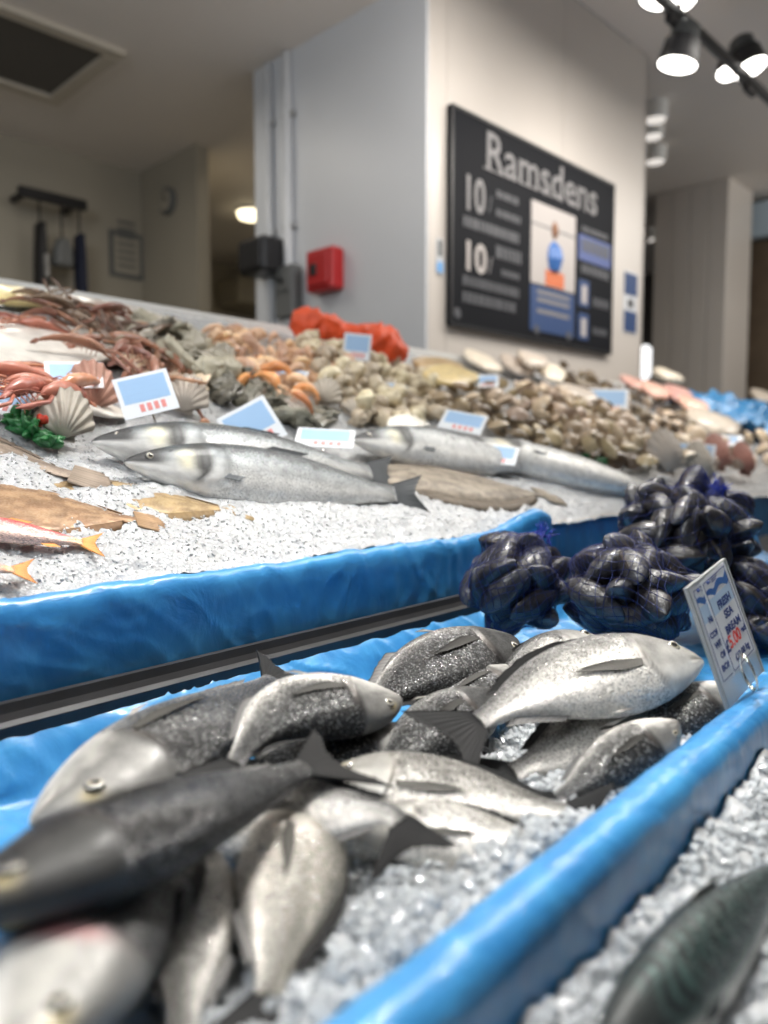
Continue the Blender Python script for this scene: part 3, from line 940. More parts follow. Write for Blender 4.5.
MOUNDS = [(bed(25, 474), .08, .04, .016), (bed(118, 500), .07, .022, .016), (bed(175, 492), .05, .02, .008), (bed(-40, 480), .10, .06, .016)]
xs = np.concatenate([np.linspace(.1, 1.6, 420), np.linspace(1.61, 8.1, 220)])
ice_patch('crushed_ice', xs, np.concatenate([np.linspace(.762, 1.2, 140), np.linspace(1.206, 1.94, 90)]), lambda x, y: BZ0 + BS * (y - BY0) - .012 + .012 * sst(.76, .80, y) + .006 * vnoise(x * 6, y * 6, seed=3) + sum(h_ * np.exp(-((x - q_[0]) / rx_) ** 2 - ((y - q_[1]) / ry_) ** 2) for q_, rx_, ry_, h_ in MOUNDS),
          'crushed ice covering the raised sloping fish display', 11, 9000, (.0011, .0026), (.25, 1.7, .775, 1.25, 1.2), .004, .0034, True)
ice_patch('crushed_ice', np.linspace(.12, .86, 260), np.linspace(.228, .48, 100), lambda x, y: .868 + .022 * sst(.34, .24, y) + .006 * vnoise(x * 9, y * 9, seed=8) - .035 * sst(.39, .48, y) - .03 * sst(.70, .84, x),
          'lumpy ice among the sea bream in the blue trough', 21, 4600, (.0028, .0066), (.15, .74, .236, .42, 1.0), .006, .005)
ice_patch('crushed_ice', np.linspace(.15, 1.5, 300), np.linspace(-.3, .181, 130), lambda x, y: .866 + .010 * sst(.12, .18, y) - .06 * sst(.10, -.3, y) + .006 * vnoise(x * 8, y * 8, seed=15),
          'crushed ice around the mackerel below the blue rim', 41, 6500, (.0025, .006), (.25, 1.1, -.05, .176, 1.2), .005, .005)

# ------------------------------------------------------------------ fish
PROFILES = {
    # s, top, bottom, half thickness (fractions of the length)
    'bream': [(0, .004, -.004, .003), (.008, .022, -.016, .014), (.03, .052, -.034, .026), (.06, .083, -.055, .036), (.10, .113, -.080, .047), (.15, .140, -.104, .058), (.2, .158, -.124, .067), (.27, .172, -.143, .074), (.34, .176, -.152, .075), (.42, .168, -.150, .071), (.5, .150, -.137, .063), (.58, .122, -.113, .052), (.66, .087, -.081, .038), (.72, .060, -.055, .027), (.78, .041, -.038, .019), (.82, .036, -.034, .014), (.84, .037, -.035, .010)],
    'salmon': [(0, .004, -.004, .003), (.01, .014, -.012, .010), (.04, .030, -.026, .020), (.09, .052, -.045, .033), (.15, .072, -.066, .044), (.22, .087, -.084, .052), (.32, .098, -.098, .057), (.42, .098, -.098, .056), (.52, .090, -.090, .051), (.62, .073, -.073, .041), (.7, .054, -.056, .031), (.78, .038, -.038, .021), (.84, .030, -.030, .014), (.87, .034, -.034, .010)],
    'mackerel': [(0, .003, -.003, .003), (.01, .012, -.010, .009), (.05, .032, -.028, .024), (.12, .056, -.052, .043), (.2, .071, -.070, .056), (.3, .080, -.081, .062), (.42, .080, -.082, .061), (.54, .068, -.070, .052), (.66, .047, -.048, .037), (.76, .027, -.027, .021), (.83, .013, -.013, .012), (.87, .012, -.012, .009)],
}


def bream_color(s, v, sd, dark, pale):
    n = len(s)
    back = np.array([.016, .017, .018]); mid = np.array([.13, .128, .122]); flank = np.array([.40, .39, .365]); belly = np.array([.72, .70, .66])
    nz = .16 * fbm(s * 14, v * 4, seed=sd)
    hd = sst(.27, .22, s)
    blk = dark >= 1
    dark = dark * (1 - (.7 * hd if dark < 1 else 0))
    vv = v + nz + dark
    c = np.tile(flank, (n, 1))
    def mixto(c, col, w):
        return c * (1 - w[:, None]) + np.asarray(col) * w[:, None]
    c = mixto(c, mid, sst(-.15, .3, vv))
    c = mixto(c, back, sst(.15, .85, vv))
    c = mixto(c, belly, sst(-.25, -.7, v + nz * .5 + dark * .8))
    head = sst(.27, .22, s)
    c = mixto(c, (.38, .37, .35), head * sst(-.2, .5, v) * (.1 if blk else .5))
    # cheek and gold brow, dark gill spot, mouth, gill edge
    c = mixto(c, (.50, .40, .17), np.exp(-((s - .085) / .018) ** 2 - ((v - .55) / .22) ** 2) * .55)
    c = mixto(c, (.018, .017, .018), np.exp(-((s - .268) / .022) ** 2 - ((v - .42) / .22) ** 2) * .95)
    c = mixto(c, (.20, .12, .07), np.exp(-((s - .262) / .012) ** 2 - ((v - .0) / .3) ** 2) * .15)
    c = mixto(c, (.10, .07, .06), np.exp(-((v + .18 + s * 1.2) / .05) ** 2) * sst(.085, .06, s) * .8)
    c = mixto(c, (.06, .055, .05), np.exp(-((s - gill_line(v)) / .004) ** 2) * sst(.85, .6, np.abs(v)) * .6)
    c = mixto(c, (.10, .10, .10), sst(.76, .84, s) * .5)
    if sd == 28:      # the pink gill
        c = mixto(c, (.50, .16, .17), np.exp(-((s - .235) / .018) ** 2 - ((v + .15) / .45) ** 2) * .8)
    if pale:
        c = mixto(c, (.56, .52, .43), np.full(n, pale))
    return np.clip(c, 0, 1)


def gill_line(v):
    return .262 - .05 * np.asarray(v) ** 2 + .012 * np.asarray(v)


def salmon_color(s, v, sd, dark, pale):
    n = len(s)
    c = np.tile(np.array([.42, .43, .43]), (n, 1))
    def mixto(c, col, w):
        return c * (1 - w[:, None]) + np.asarray(col) * w[:, None]
    nz = .1 * fbm(s * 20, v * 5, seed=sd)
    c = mixto(c, (.22, .24, .25), sst(.1, .55, v + nz + dark))
    c = mixto(c, (.06, .07, .075), sst(.45, .85, v + nz + dark))
    c = mixto(c, (.84, .83, .80), sst(-.1, -.5, v))
    spots = sst(.55, .68, vnoise(s * 60, v * 9, seed=sd + 2)) * sst(.0, .3, v)
    c = mixto(c, (.02, .02, .022), spots * .8)
    c = mixto(c, (.05, .05, .05), np.exp(-((s - gill_line(v) + .05) / .01) ** 2) * sst(.9, .6, np.abs(v)) * .9)
    c = mixto(c, (.02, .02, .022), sst(.12, .07, s) * sst(-.45, -.1, v) * .95)
    c = mixto(c, (.03, .03, .03), np.exp(-((s - .19) / .022) ** 2) * sst(-.6, -.3, v) * .9)
    c = mixto(c, (.65, .60, .42), np.exp(-((s - .15) / .02) ** 2) * sst(.6, .2, np.abs(v)) * .7)
    c = mixto(c, (.09, .09, .09), sst(.8, .87, s) * .6)
    return np.clip(c, 0, 1)


def mackerel_color(s, v, sd, dark, pale):
    n = len(s)
    def mixto(c, col, w):
        return c * (1 - w[:, None]) + np.asarray(col) * w[:, None]
    c = np.tile(np.array([.042, .078, .072]), (n, 1))
    w = np.sin(s * 165 + 2.6 * np.sin(v * 5.0) + 1.8 * vnoise(s * 22, v * 5, seed=sd))
    c = mixto(c, (.008, .013, .015), sst(-.35, .25, w) * sst(-.25, .0, v))
    c = mixto(c, (.012, .018, .02), sst(.86, 1.0, v) * .8)
    c = mixto(c, (.45, .45, .43), sst(-.15, -.5, v))
    c = mixto(c, (.02, .025, .03), np.exp(-((v - .03) / .05) ** 2) * .7)
    c = mixto(c, (.03, .035, .035), sst(.2, .12, s) * sst(-.1, .2, v))
    return np.clip(c, 0, 1)


def mullet_color(s, v, sd, dark, pale):
    n = len(s)
    c = np.tile(np.array([.72, .14, .13]), (n, 1))
    def mixto(c, col, w):
        return c * (1 - w[:, None]) + np.asarray(col) * w[:, None]
    nz = .2 * fbm(s * 25, v * 6, seed=sd)
    c = mixto(c, (.55, .045, .06), sst(.2, .8, v + nz))
    c = mixto(c, (.82, .60, .52), sst(-.1, -.6, v + nz))
    c = mixto(c, (.75, .35, .14), sst(.75, .84, s) * .7)
    return np.clip(c, 0, 1)


def make_fish(name, label, head, tail, up=None, roll=0., kind='bream', dors=1, by=0., bz=0., b0=.45, b1=.85, dark=0., pale=0., cat='fish', group=None,
              seed=1, ns=110, nc=60, tail_spread=.27, skin='skin', fincol=(.006, .006, .0065), fins=True, raise_mid=0., fatten=1., twist=0., finh=1.):
    prof = np.array(PROFILES[kind])
    if kind == 'bream':
        prof[:, 1:3] *= .88
    colf = {'bream': bream_color, 'salmon': salmon_color, 'mackerel': mackerel_color}.get(kind, bream_color)
    if skin == 'mullet':
        colf = mullet_color
    Send = prof[-1, 0]
    # spine: bends by (in the plane of the flank) and bz (sideways), both in radians
    sg_ = np.linspace(0, 1, 201)
    ay = by * sst(b0, b1, sg_); az = bz * sst(b0, b1, sg_) + raise_mid * (sg_ - .5) * -2
    T = np.stack([np.cos(ay) * np.cos(az), np.sin(ay) * np.cos(az), np.sin(az)], -1)
    Nn = np.stack([-np.sin(ay), np.cos(ay), np.zeros_like(ay)], -1)
    Bn = np.cross(T, Nn)
    Pp = np.concatenate([[np.zeros(3)], np.cumsum((T[1:] + T[:-1]) / 2 * (1 / 200), axis=0)])

    head = np.asarray(head, float); tail = np.asarray(tail, float)
    cw0 = (tail - head) / np.linalg.norm(tail - head)
    u0 = np.array([0, 0, 1.]) if up is None else np.asarray(up, float)
    tcv = CAM - (head + tail) / 2; tcv[2] = 0
    sgn = 1 if np.cross(cw0, u0) @ tcv > 0 else -1

    def mp(s, y, z):
        s = np.asarray(s, float)
        y = np.asarray(y, float) * dors; z = np.asarray(z, float)
        if twist:
            a_ = sgn * math.radians(twist) * sst(.45, .88, s)
            y, z = y * np.cos(a_) - z * np.sin(a_), y * np.sin(a_) + z * np.cos(a_)
        f = np.clip(s * 200, 0, 199.999); i = f.astype(int); fr = (f - i)[..., None]
        p = Pp[i] * (1 - fr) + Pp[i + 1] * fr
        nn = Nn[i] * (1 - fr) + Nn[i + 1] * fr; bb = Bn[i] * (1 - fr) + Bn[i + 1] * fr
        over = np.maximum(s - 1, 0)[..., None] * T[-1]
        return p + nn * y[..., None] + bb * z[..., None] + over

    # smooth interpolation of the outline
    def itp(s, k):
        xp = prof[:, 0]; fp = prof[:, k]
        s = np.asarray(s, float)
        sub = np.interp(s, xp, fp)
        e = .012
        return (np.interp(np.clip(s - e, 0, Send), xp, fp) + 2 * sub + np.interp(np.clip(s + e, 0, Send), xp, fp)) / 4 * (1) if False else sub

    u = np.linspace(0, 1, ns)
    ss = Send * (u ** 1.5 * .45 + u * .55)
    top = itp(ss, 1); bot = itp(ss, 2); th = itp(ss, 3) * fatten
    ker = np.array([1, 2, 3, 2, 1.]) / 9
    def smth(a):
        b_ = a.copy(); b_[3:-2] = np.convolve(a, ker, 'same')[3:-2]; return b_
    for _ in range(2):
        top, bot, th = smth(top), smth(bot), smth(th)
    ph = np.linspace(0, 2 * math.pi, nc, endpoint=False)
    Sg, Ph = np.meshgrid(ss, ph, indexing='ij')
    cy = np.cos(Ph); cz = np.sin(Ph)
    midc = (top + bot) / 2
    hh = (top - bot) / 2
    Yl = midc[:, None] + hh[:, None] * np.sign(cy) * np.abs(cy) ** .92
    # section: fuller above, a keel below
    Zl = th[:, None] * np.sign(cz) * np.abs(cz) ** (1.0)
    vv = cy
    # gill cover stands proud of the shoulder; mouth groove
    g = gill_line(vv)
    cov = sst(g - .09, g - .01, Sg) * (1 - sst(g, g + .006, Sg)) * sst(.95, .6, np.abs(vv))
    Zl = Zl * (1 + .11 * cov)
    if kind == 'bream':
        mouth = np.exp(-((vv + .18 + Sg * 1.2) / .05) ** 2) * sst(.085, .06, Sg)
        Zl = Zl * (1 - .25 * mouth)
        cheek = np.exp(-((Sg - .15) / .03) ** 2 - ((vv + .25) / .3) ** 2)
        Zl = Zl * (1 + .05 * cheek)
    V = mp(Sg.ravel(), Yl.ravel(), Zl.ravel())
    c = colf(Sg.ravel(), vv.ravel(), seed, dark, pale)
    F = [tuple(f) for f in grid_faces(ns, nc, True, flip=(dors > 0))]
    capA = tuple(range(nc)); capB = tuple(range((ns - 1) * nc, ns * nc))
    F += [capA, capB[::-1]] if dors < 0 else [capA[::-1], capB]
    # placement
    head = np.asarray(head, float); tail = np.asarray(tail, float)
    hl = mp(np.array([0.]), np.array([0.]), np.array([0.]))[0]; tl = mp(np.array([1.0]), np.array([0.]), np.array([0.]))[0]
    cl = tl - hl; Lc = np.linalg.norm(cl); cl /= Lc
    cw = tail - head; Lw = np.linalg.norm(cw); cw /= Lw
    k = Lw / Lc
    zl = np.array([0, 0, 1.]); zl = zl - cl * (zl @ cl); zl /= np.linalg.norm(zl)
    upv = np.array([0, 0, 1.]) if up is None else np.asarray(up, float)
    n0 = upv - cw * (upv @ cw); n0 /= np.linalg.norm(n0)
    tc_ = CAM - (head + tail) / 2; tc_[2] = 0
    ra = math.radians(roll) * (1 if np.cross(cw, n0) @ tc_ > 0 else -1)
    n1 = n0 * math.cos(ra) + np.cross(cw, n0) * math.sin(ra)
    Al = np.stack([cl, np.cross(zl, cl), zl], 1); Aw = np.stack([cw, np.cross(n1, cw), n1], 1)
    R = Aw @ Al.T * k
    mw = Matrix([list(R[i]) + [(head - R @ hl)[i]] for i in range(3)] + [[0, 0, 0, 1]])
    ctr = np.array([.4, 0, 0])
    root = empty(name, mw, label, cat, group)
    uvv = np.stack([Sg.ravel() * k, (Ph.ravel() - math.pi) * np.repeat(hh, nc) * k * .8 + 0 * Sg.ravel()], -1)
    uvv = np.concatenate([np.stack([Sg.ravel() * k, (Ph.ravel() - math.pi) * .11 * k], -1), sst(g - .005, g + .02, Sg).reshape(-1, 1)], 1)
    link('body', new_mesh('body', V, F, M[skin if skin != 'mullet' else 'skin_fine'], True, c, uvv), root)
    rs = np.random.default_rng(seed)
    fc = np.array(fincol)

    def fin_mesh(nm, base, tip, nb=26, nh=9, thick=.0032, curl=0., hug=0, col=fc, rag=.04, rays=9, lat=1., parent=root, tipdark=1.):
        """base, tip: arrays (k,3) in fish coordinates (s, y, z)"""
        tb = np.linspace(0, 1, len(base)); ub = np.linspace(0, 1, nb)
        B_ = np.stack([np.interp(ub, tb, np.asarray(base)[:, i]) for i in range(3)], -1)
        tt = np.linspace(0, 1, len(tip))
        T_ = np.stack([np.interp(ub, tt, np.asarray(tip)[:, i]) for i in range(3)], -1)
        rg = 1 + rag * rs.uniform(-1, 1, nb)
        h = np.linspace(0, 1, nh)
        Q = B_[:, None, :] * (1 - h[None, :, None]) + (B_ + (T_ - B_) * rg[:, None])[:, None, :] * h[None, :, None]
        if hug:
            tp2, bt2, th2 = (np.interp(Q[..., 0], prof[:, 0], prof[:, i_]) for i_ in (1, 2, 3))
            cc2 = np.clip((Q[..., 1] - (tp2 + bt2) / 2) / ((tp2 - bt2) / 2), -.98, .98)
            Q[..., 2] = hug * (th2 * fatten * np.sqrt(1 - cc2 ** 2) * 1.0 + .002 + .005 * h[None, :] ** 1.5)
        Q[..., 2] += curl * (h[None, :] ** 2) * lat
        ridge = .5 + .5 * np.cos(ub * rays * 2 * math.pi)
        th_ = thick * (1.0 - .75 * h[None, :]) * (.55 + .45 * ridge[:, None])
        A = Q.copy(); A[..., 2] += th_
        Bq = Q.copy(); Bq[..., 2] -= th_
        Vt = np.concatenate([A.reshape(-1, 3), Bq.reshape(-1, 3)])
        Vm = mp(Vt[:, 0], Vt[:, 1], Vt[:, 2])
        nf = nb * nh
        G = grid_faces(nb, nh)
        F_ = [tuple(f) for f in G] + [tuple(f[::-1] + nf) for f in G]
        ring = [i * nh for i in range(nb)] + [(nb - 1) * nh + j for j in range(1, nh)] + [i * nh + nh - 1 for i in range(nb - 2, -1, -1)] + [j for j in range(nh - 2, 0, -1)]
        for a_, b2 in zip(ring, ring[1:] + ring[:1]):
            F_.append((b2, a_, a_ + nf, b2 + nf))
        if dors < 0:
            F_ = [f[::-1] for f in F_]
        cc = np.ones((nb, nh, 3)) * col
        cc *= (.75 + .6 * ridge[:, None, None]) * (1.25 - .5 * tipdark * h[None, :, None])
        cc = np.concatenate([cc.reshape(-1, 3)] * 2)
        return link(nm, new_mesh(nm, Vm, F_, M['fin'], True, np.clip(cc, 0, 1)), parent)

    # tail fin
    pt = prof[-1, 1] * .95; pb = prof[-1, 2] * .95
    e0 = Send - .012
    tsp = tail_spread
    if kind == 'bream':
        tipc = [(1.0, tsp * .52, 0), (.985, tsp * .36, 0), (.955, tsp * .18, 0), (.942, 0, 0), (.955, -tsp * .18, 0), (.985, -tsp * .34, 0), (.998, -tsp * .5, 0)]
    else:
        tipc = [(1.0, tsp * .42, 0), (.975, tsp * .28, 0), (.95, tsp * .1, 0), (.943, 0, 0), (.95, -tsp * .1, 0), (.975, -tsp * .28, 0), (1.0, -tsp * .42, 0)]
    fin_mesh('tail_fin', [(e0, pt, 0), (e0 + .01, 0, 0), (e0, pb, 0)], tipc, 44, 12, .006, .02 * rs.uniform(-1, 1), rays=12, rag=.03)
    if fins:
        if kind == 'bream':
            s0, s1 = .27, .72
            sb = np.linspace(s0, s1, 12)
            tb = itp(sb, 1) - .004
            fin_mesh('dorsal_fin', np.stack([sb, tb, 0 * sb], -1), np.stack([sb + .05, tb + .005 + .004 * np.sin(np.linspace(0, 3.1, 12)), .006 * np.ones(12)], -1), 40, 7, .004, rays=16, rag=.12)
            sb = np.linspace(.56, .73, 8); tb = itp(sb, 2) + .004
            fin_mesh('anal_fin', np.stack([sb, tb, 0 * sb], -1), np.stack([sb + .045, tb - .012, .004 * np.ones(8)], -1), 24, 6, .004, rays=9, rag=.08, col=np.array([.16, .155, .15]))
            for sd_ in (1, -1):
                zz = float(np.interp(.285, prof[:, 0], prof[:, 3])) * .98
                fin_mesh('pectoral_fin', [(.275, -.005, sd_ * zz * .97), (.283, -.028, sd_ * zz * .97)], [(.40, .002, 0), (.47, -.001, 0), (.52, -.010, 0), (.47, -.019, 0), (.41, -.029, 0), (.36, -.036, 0)], 26, 12, .0015, .0, sd_, rays=7, col=np.array([.10, .095, .085]) * (1 - .7 * min(1, max(0, dark))), rag=.02)
                fin_mesh('pelvic_fin', [(.33, -.125, sd_ * .014), (.36, -.129, sd_ * .014)], [(.46, -.137, sd_ * .03), (.42, -.142, sd_ * .03)], 10, 6, .003, rays=4, col=np.array([.42, .40, .37]))
        else:
            sb = np.linspace(.40, .52, 8); tb = itp(sb, 1) - .004
            fin_mesh('dorsal_fin', np.stack([sb, tb, 0 * sb], -1), np.stack([sb + .05, tb + .04 * finh, .004 * np.ones(8)], -1), 20, 6, .003, rays=8)
            sb = np.linspace(.62, .70, 8); tb = itp(sb, 2) + .004
            fin_mesh('anal_fin', np.stack([sb, tb, 0 * sb], -1), np.stack([sb + .04, tb - .03 * finh, .004 * np.ones(8)], -1), 16, 5, .003, rays=6)
            for sd_ in (1, -1):
                zz = float(np.interp(.22, prof[:, 0], prof[:, 3])) * .98
                fin_mesh('pectoral_fin', [(.215, -.02, sd_ * zz * .95), (.22, -.04, sd_ * zz * .9)], [(.32, -.03, sd_ * zz * 1.03), (.29, -.05, sd_ * zz)], 10, 6, .003, rays=4, col=fc * 2)
    # eyes
    es, ey = (.105, .046) if kind == 'bream' else (.06, .012)
    er = .021 if kind == 'bream' else .012
    ht_ = float(np.interp(es, prof[:, 0], prof[:, 3])); tp_ = float(np.interp(es, prof[:, 0], prof[:, 1])); bt_ = float(np.interp(es, prof[:, 0], prof[:, 2]))
    cyv = (ey - (tp_ + bt_) / 2) / ((tp_ - bt_) / 2)
    ez = ht_ * math.sqrt(max(.05, 1 - cyv ** 2)) * .97
    nr, na = 12, 24
    for sd_ in (1, -1):
        Ve, ce = [], []
        for i in range(nr):
            a_ = (i / (nr - 1)) * math.pi * .5
            rr_ = er * math.sin(a_); zz = er * .42 * math.cos(a_)
            for j in range(na):
                t_ = 2 * math.pi * j / na
                Ve.append((es + rr_ * math.cos(t_), ey + rr_ * math.sin(t_), sd_ * (ez - er * .05 + zz)))
                f_ = math.sin(a_)
                ce.append((.01, .01, .012) if f_ < .5 else ((.45, .40, .28) if f_ < .58 else ((.30, .29, .26) if f_ < .86 else (.03, .03, .03))))
        Ve = np.array(Ve)
        Fe = [tuple(f) for f in grid_faces(nr, na, True, flip=(sd_ * dors < 0))]
        link('eye', new_mesh('eye', mp(Ve[:, 0], Ve[:, 1], Ve[:, 2]), Fe, M['eye'], True, np.array(ce)), root)
    return root


BG = 'sea bream heaped in the blue trough'
def bream(label, h, zh, t, zt, **k):
    return make_fish('sea_bream', label, P(*h, z=zh), P(*t, z=zt), **k)


bream('whole sea bream lying against the blue liner, dark gill spot and eye showing', (31, 824), .918, (297, 662), .935, dors=-1, roll=8, dark=0.75, seed=11, by=.10, twist=10)
bream('dark sea bream in the foreground with its head cut off by the photo edge', (-75, 922), .955, (352, 752), .935, dors=-1, roll=-8, dark=1.0, seed=12, by=-.12, twist=25)
bream('arched sea bream with its back bent, behind the dark foreground fish', (402, 700), .930, (212, 800), .915, dors=1, roll=34, dark=0.6, seed=13, by=.85, b0=.3, b1=.8)
bream('dark sea bream with a gleam on its side, farthest back beside the mussel net', (516, 640), .930, (340, 735), .905, dors=1, roll=34, dark=1.1, seed=14, by=.30)
bream('dark sea bream mostly hidden underneath the arched one', (425, 732), .905, (195, 778), .892, dors=1, roll=24, dark=.8, seed=29)
bream('blackish sea bream half hidden between two dark bream beside the mussels', (530, 668), .915, (362, 750), .885, dors=1, roll=14, dark=.9, seed=15)
bream('small dark sea bream whose tail points at the forked tail in front', (496, 692), .915, (345, 800), .885, dors=1, roll=34, dark=1.2, seed=16, by=.15)
bream('pale sea bream slanting belly out under the middle mussel net', (603, 642), .920, (448, 745), .885, dors=-1, roll=30, dark=-.35, seed=17)
bream('silver sea bream lying highest, white belly out, nearest behind the price tag', (703, 662), .948, (436, 748), .915, dors=-1, roll=34, dark=-0.3, seed=18, by=.35, b0=.4, b1=.85)
bream('silvery sea bream tucked directly under the highest white bellied one', (690, 700), .905, (470, 790), .882, dors=-1, roll=32, dark=-.2, seed=19)
bream('dark scaly sea bream pressed against the front rim below the price tag', (678, 722), .925, (530, 815), .885, dors=1, roll=38, dark=0.9, seed=20)
bream('dark sea bream half under the price tag at the rim', (735, 685), .925, (590, 760), .885, dors=1, roll=30, dark=0.9, seed=21)
bream('pale brown backed sea bream lying crosswise with its tail tucked at the rim', (318, 782), .900, (618, 818), .890, dors=1, roll=34, dark=-0.05, seed=22, pale=.12)
bream('sea bream whose black forked tail hangs over the ice', (165, 822), .885, (414, 868), .905, dors=1, roll=30, dark=-.2, seed=23, by=-1.15, b0=0.72, b1=0.9, tail_spread=.26, twist=0)
bream('white bellied sea bream under the hanging forked tail', (240, 805), .895, (480, 860), .880, dors=1, roll=40, dark=-.6, seed=24)
bream('lowest white sea bream half buried in the ice by the rim', (350, 830), .893, (600, 850), .885, dors=1, roll=36, dark=-.7, seed=25, pale=.1)
bream('sandy scaled sea bream pointing tail down at the front of the ice', (300, 800), .900, (258, 1062), .893, dors=1, roll=12, dark=0.1, seed=26, pale=0.3)
bream('grey backed sea bream lying tail down between two pale ones in front', (190, 830), .900, (180, 1100), .893, dors=-1, roll=12, dark=.15, seed=27, pale=.1)
bream('pale headed sea bream in the front corner with a pink gill', (-10, 1085), .925, (165, 800), .905, dors=-1, roll=5, dark=-0.1, seed=28)

make_fish('mackerel', 'striped dark green mackerel on the ice below the blue rim', P(592, 1080, z=.886), P(800, 842, z=.880), kind='mackerel', dors=1, roll=62, finh=.25, seed=31, cat='fish', skin='skin_fine', fincol=(.03, .035, .035), tail_spread=.25)
# ================================================================== MUSSELS IN NETS
def mussel_valves(seed, L=.068, side=1):
    r = np.random.default_rng(seed)
    ns, nc = 22, 18
    s = np.linspace(0, 1, ns)
    w = np.interp(s, [0, .05, .15, .35, .6, .8, .93, 1], [.02, .1, .19, .30, .36, .33, .2, .02]) * .72
    t = np.interp(s, [0, .05, .15, .35, .6, .8, .93, 1], [.02, .08, .14, .185, .175, .12, .06, .008]) * 1.1
    cv = np.array([.0, -.01, -.0]) ; curve = -.10 * (s - .5) ** 2 + .02
    a = np.linspace(0, math.pi, nc)
    S, A = np.meshgrid(s, a, indexing='ij')
    Y = curve[:, None] + w[:, None] * np.cos(A) * 1.0
    Z = side * (1.25 * t[:, None] * np.sin(A) ** 1.3) + side * .002
    rg = .004 * np.sin(S * 55 + .6 * np.cos(A)) * np.sin(A) + .008 * vnoise(S * 7, A * 2, seed=seed)
    Z = Z + side * rg * .5
    V = np.stack([(S - .5), Y, Z], -1).reshape(-1, 3) * L
    rad = np.sqrt(((S - .02) * 1.0) ** 2 + ((Y) * .8) ** 2)
    ring = .5 + .5 * np.sin(rad * 60 + 2 * vnoise(S * 4, A, seed=seed + 1))
    base = np.array([.005, .0045, .006])[None, None] * (1 + 1.5 * ring[..., None])
    worn = sst(.35, .02, rad + .12 * vnoise(S * 8, A * 3, seed=seed + 4)) * .55
    c = base * (1 - worn[..., None]) + np.array([.08, .083, .095]) * worn[..., None]
    patch = sst(.45, .75, vnoise(S * 5, A * 2, seed=seed + 6))[..., None]
    c = c * (1 - patch * .6) + np.array([.032, .031, .034]) * patch * .6
    lip = sst(.22, .05, np.sin(A))[..., None] * sst(.1, .4, S)[..., None]
    c = c * (1 - lip * .8) + np.array([.10, .075, .05]) * lip * .8
    F = [tuple(f) for f in grid_faces(ns, nc, flip=(side < 0))]
    n0 = len(V)
    # close the back so that the valve is a solid half
    F += [tuple(range(0, n0, nc)) + tuple(range(n0 - 1, 0, -nc))] if False else []
    return new_mesh('shell_valve', V, F, M['shell'], True, c.reshape(-1, 3))


PROTO = []
for i in range(6):
    PROTO.append((mussel_valves(100 + i, .078 + .007 * (i % 3), 1), mussel_valves(200 + i, .078 + .007 * (i % 3), -1)))


def sphere_dirs(n, rng):
    k = np.arange(n) + .5
    ph = np.arccos(1 - 2 * k / n); th = math.pi * (1 + 5 ** .5) * k + rng.uniform(0, 6)
    return np.stack([np.cos(th) * np.sin(ph), np.sin(th) * np.sin(ph), np.cos(ph)], -1)


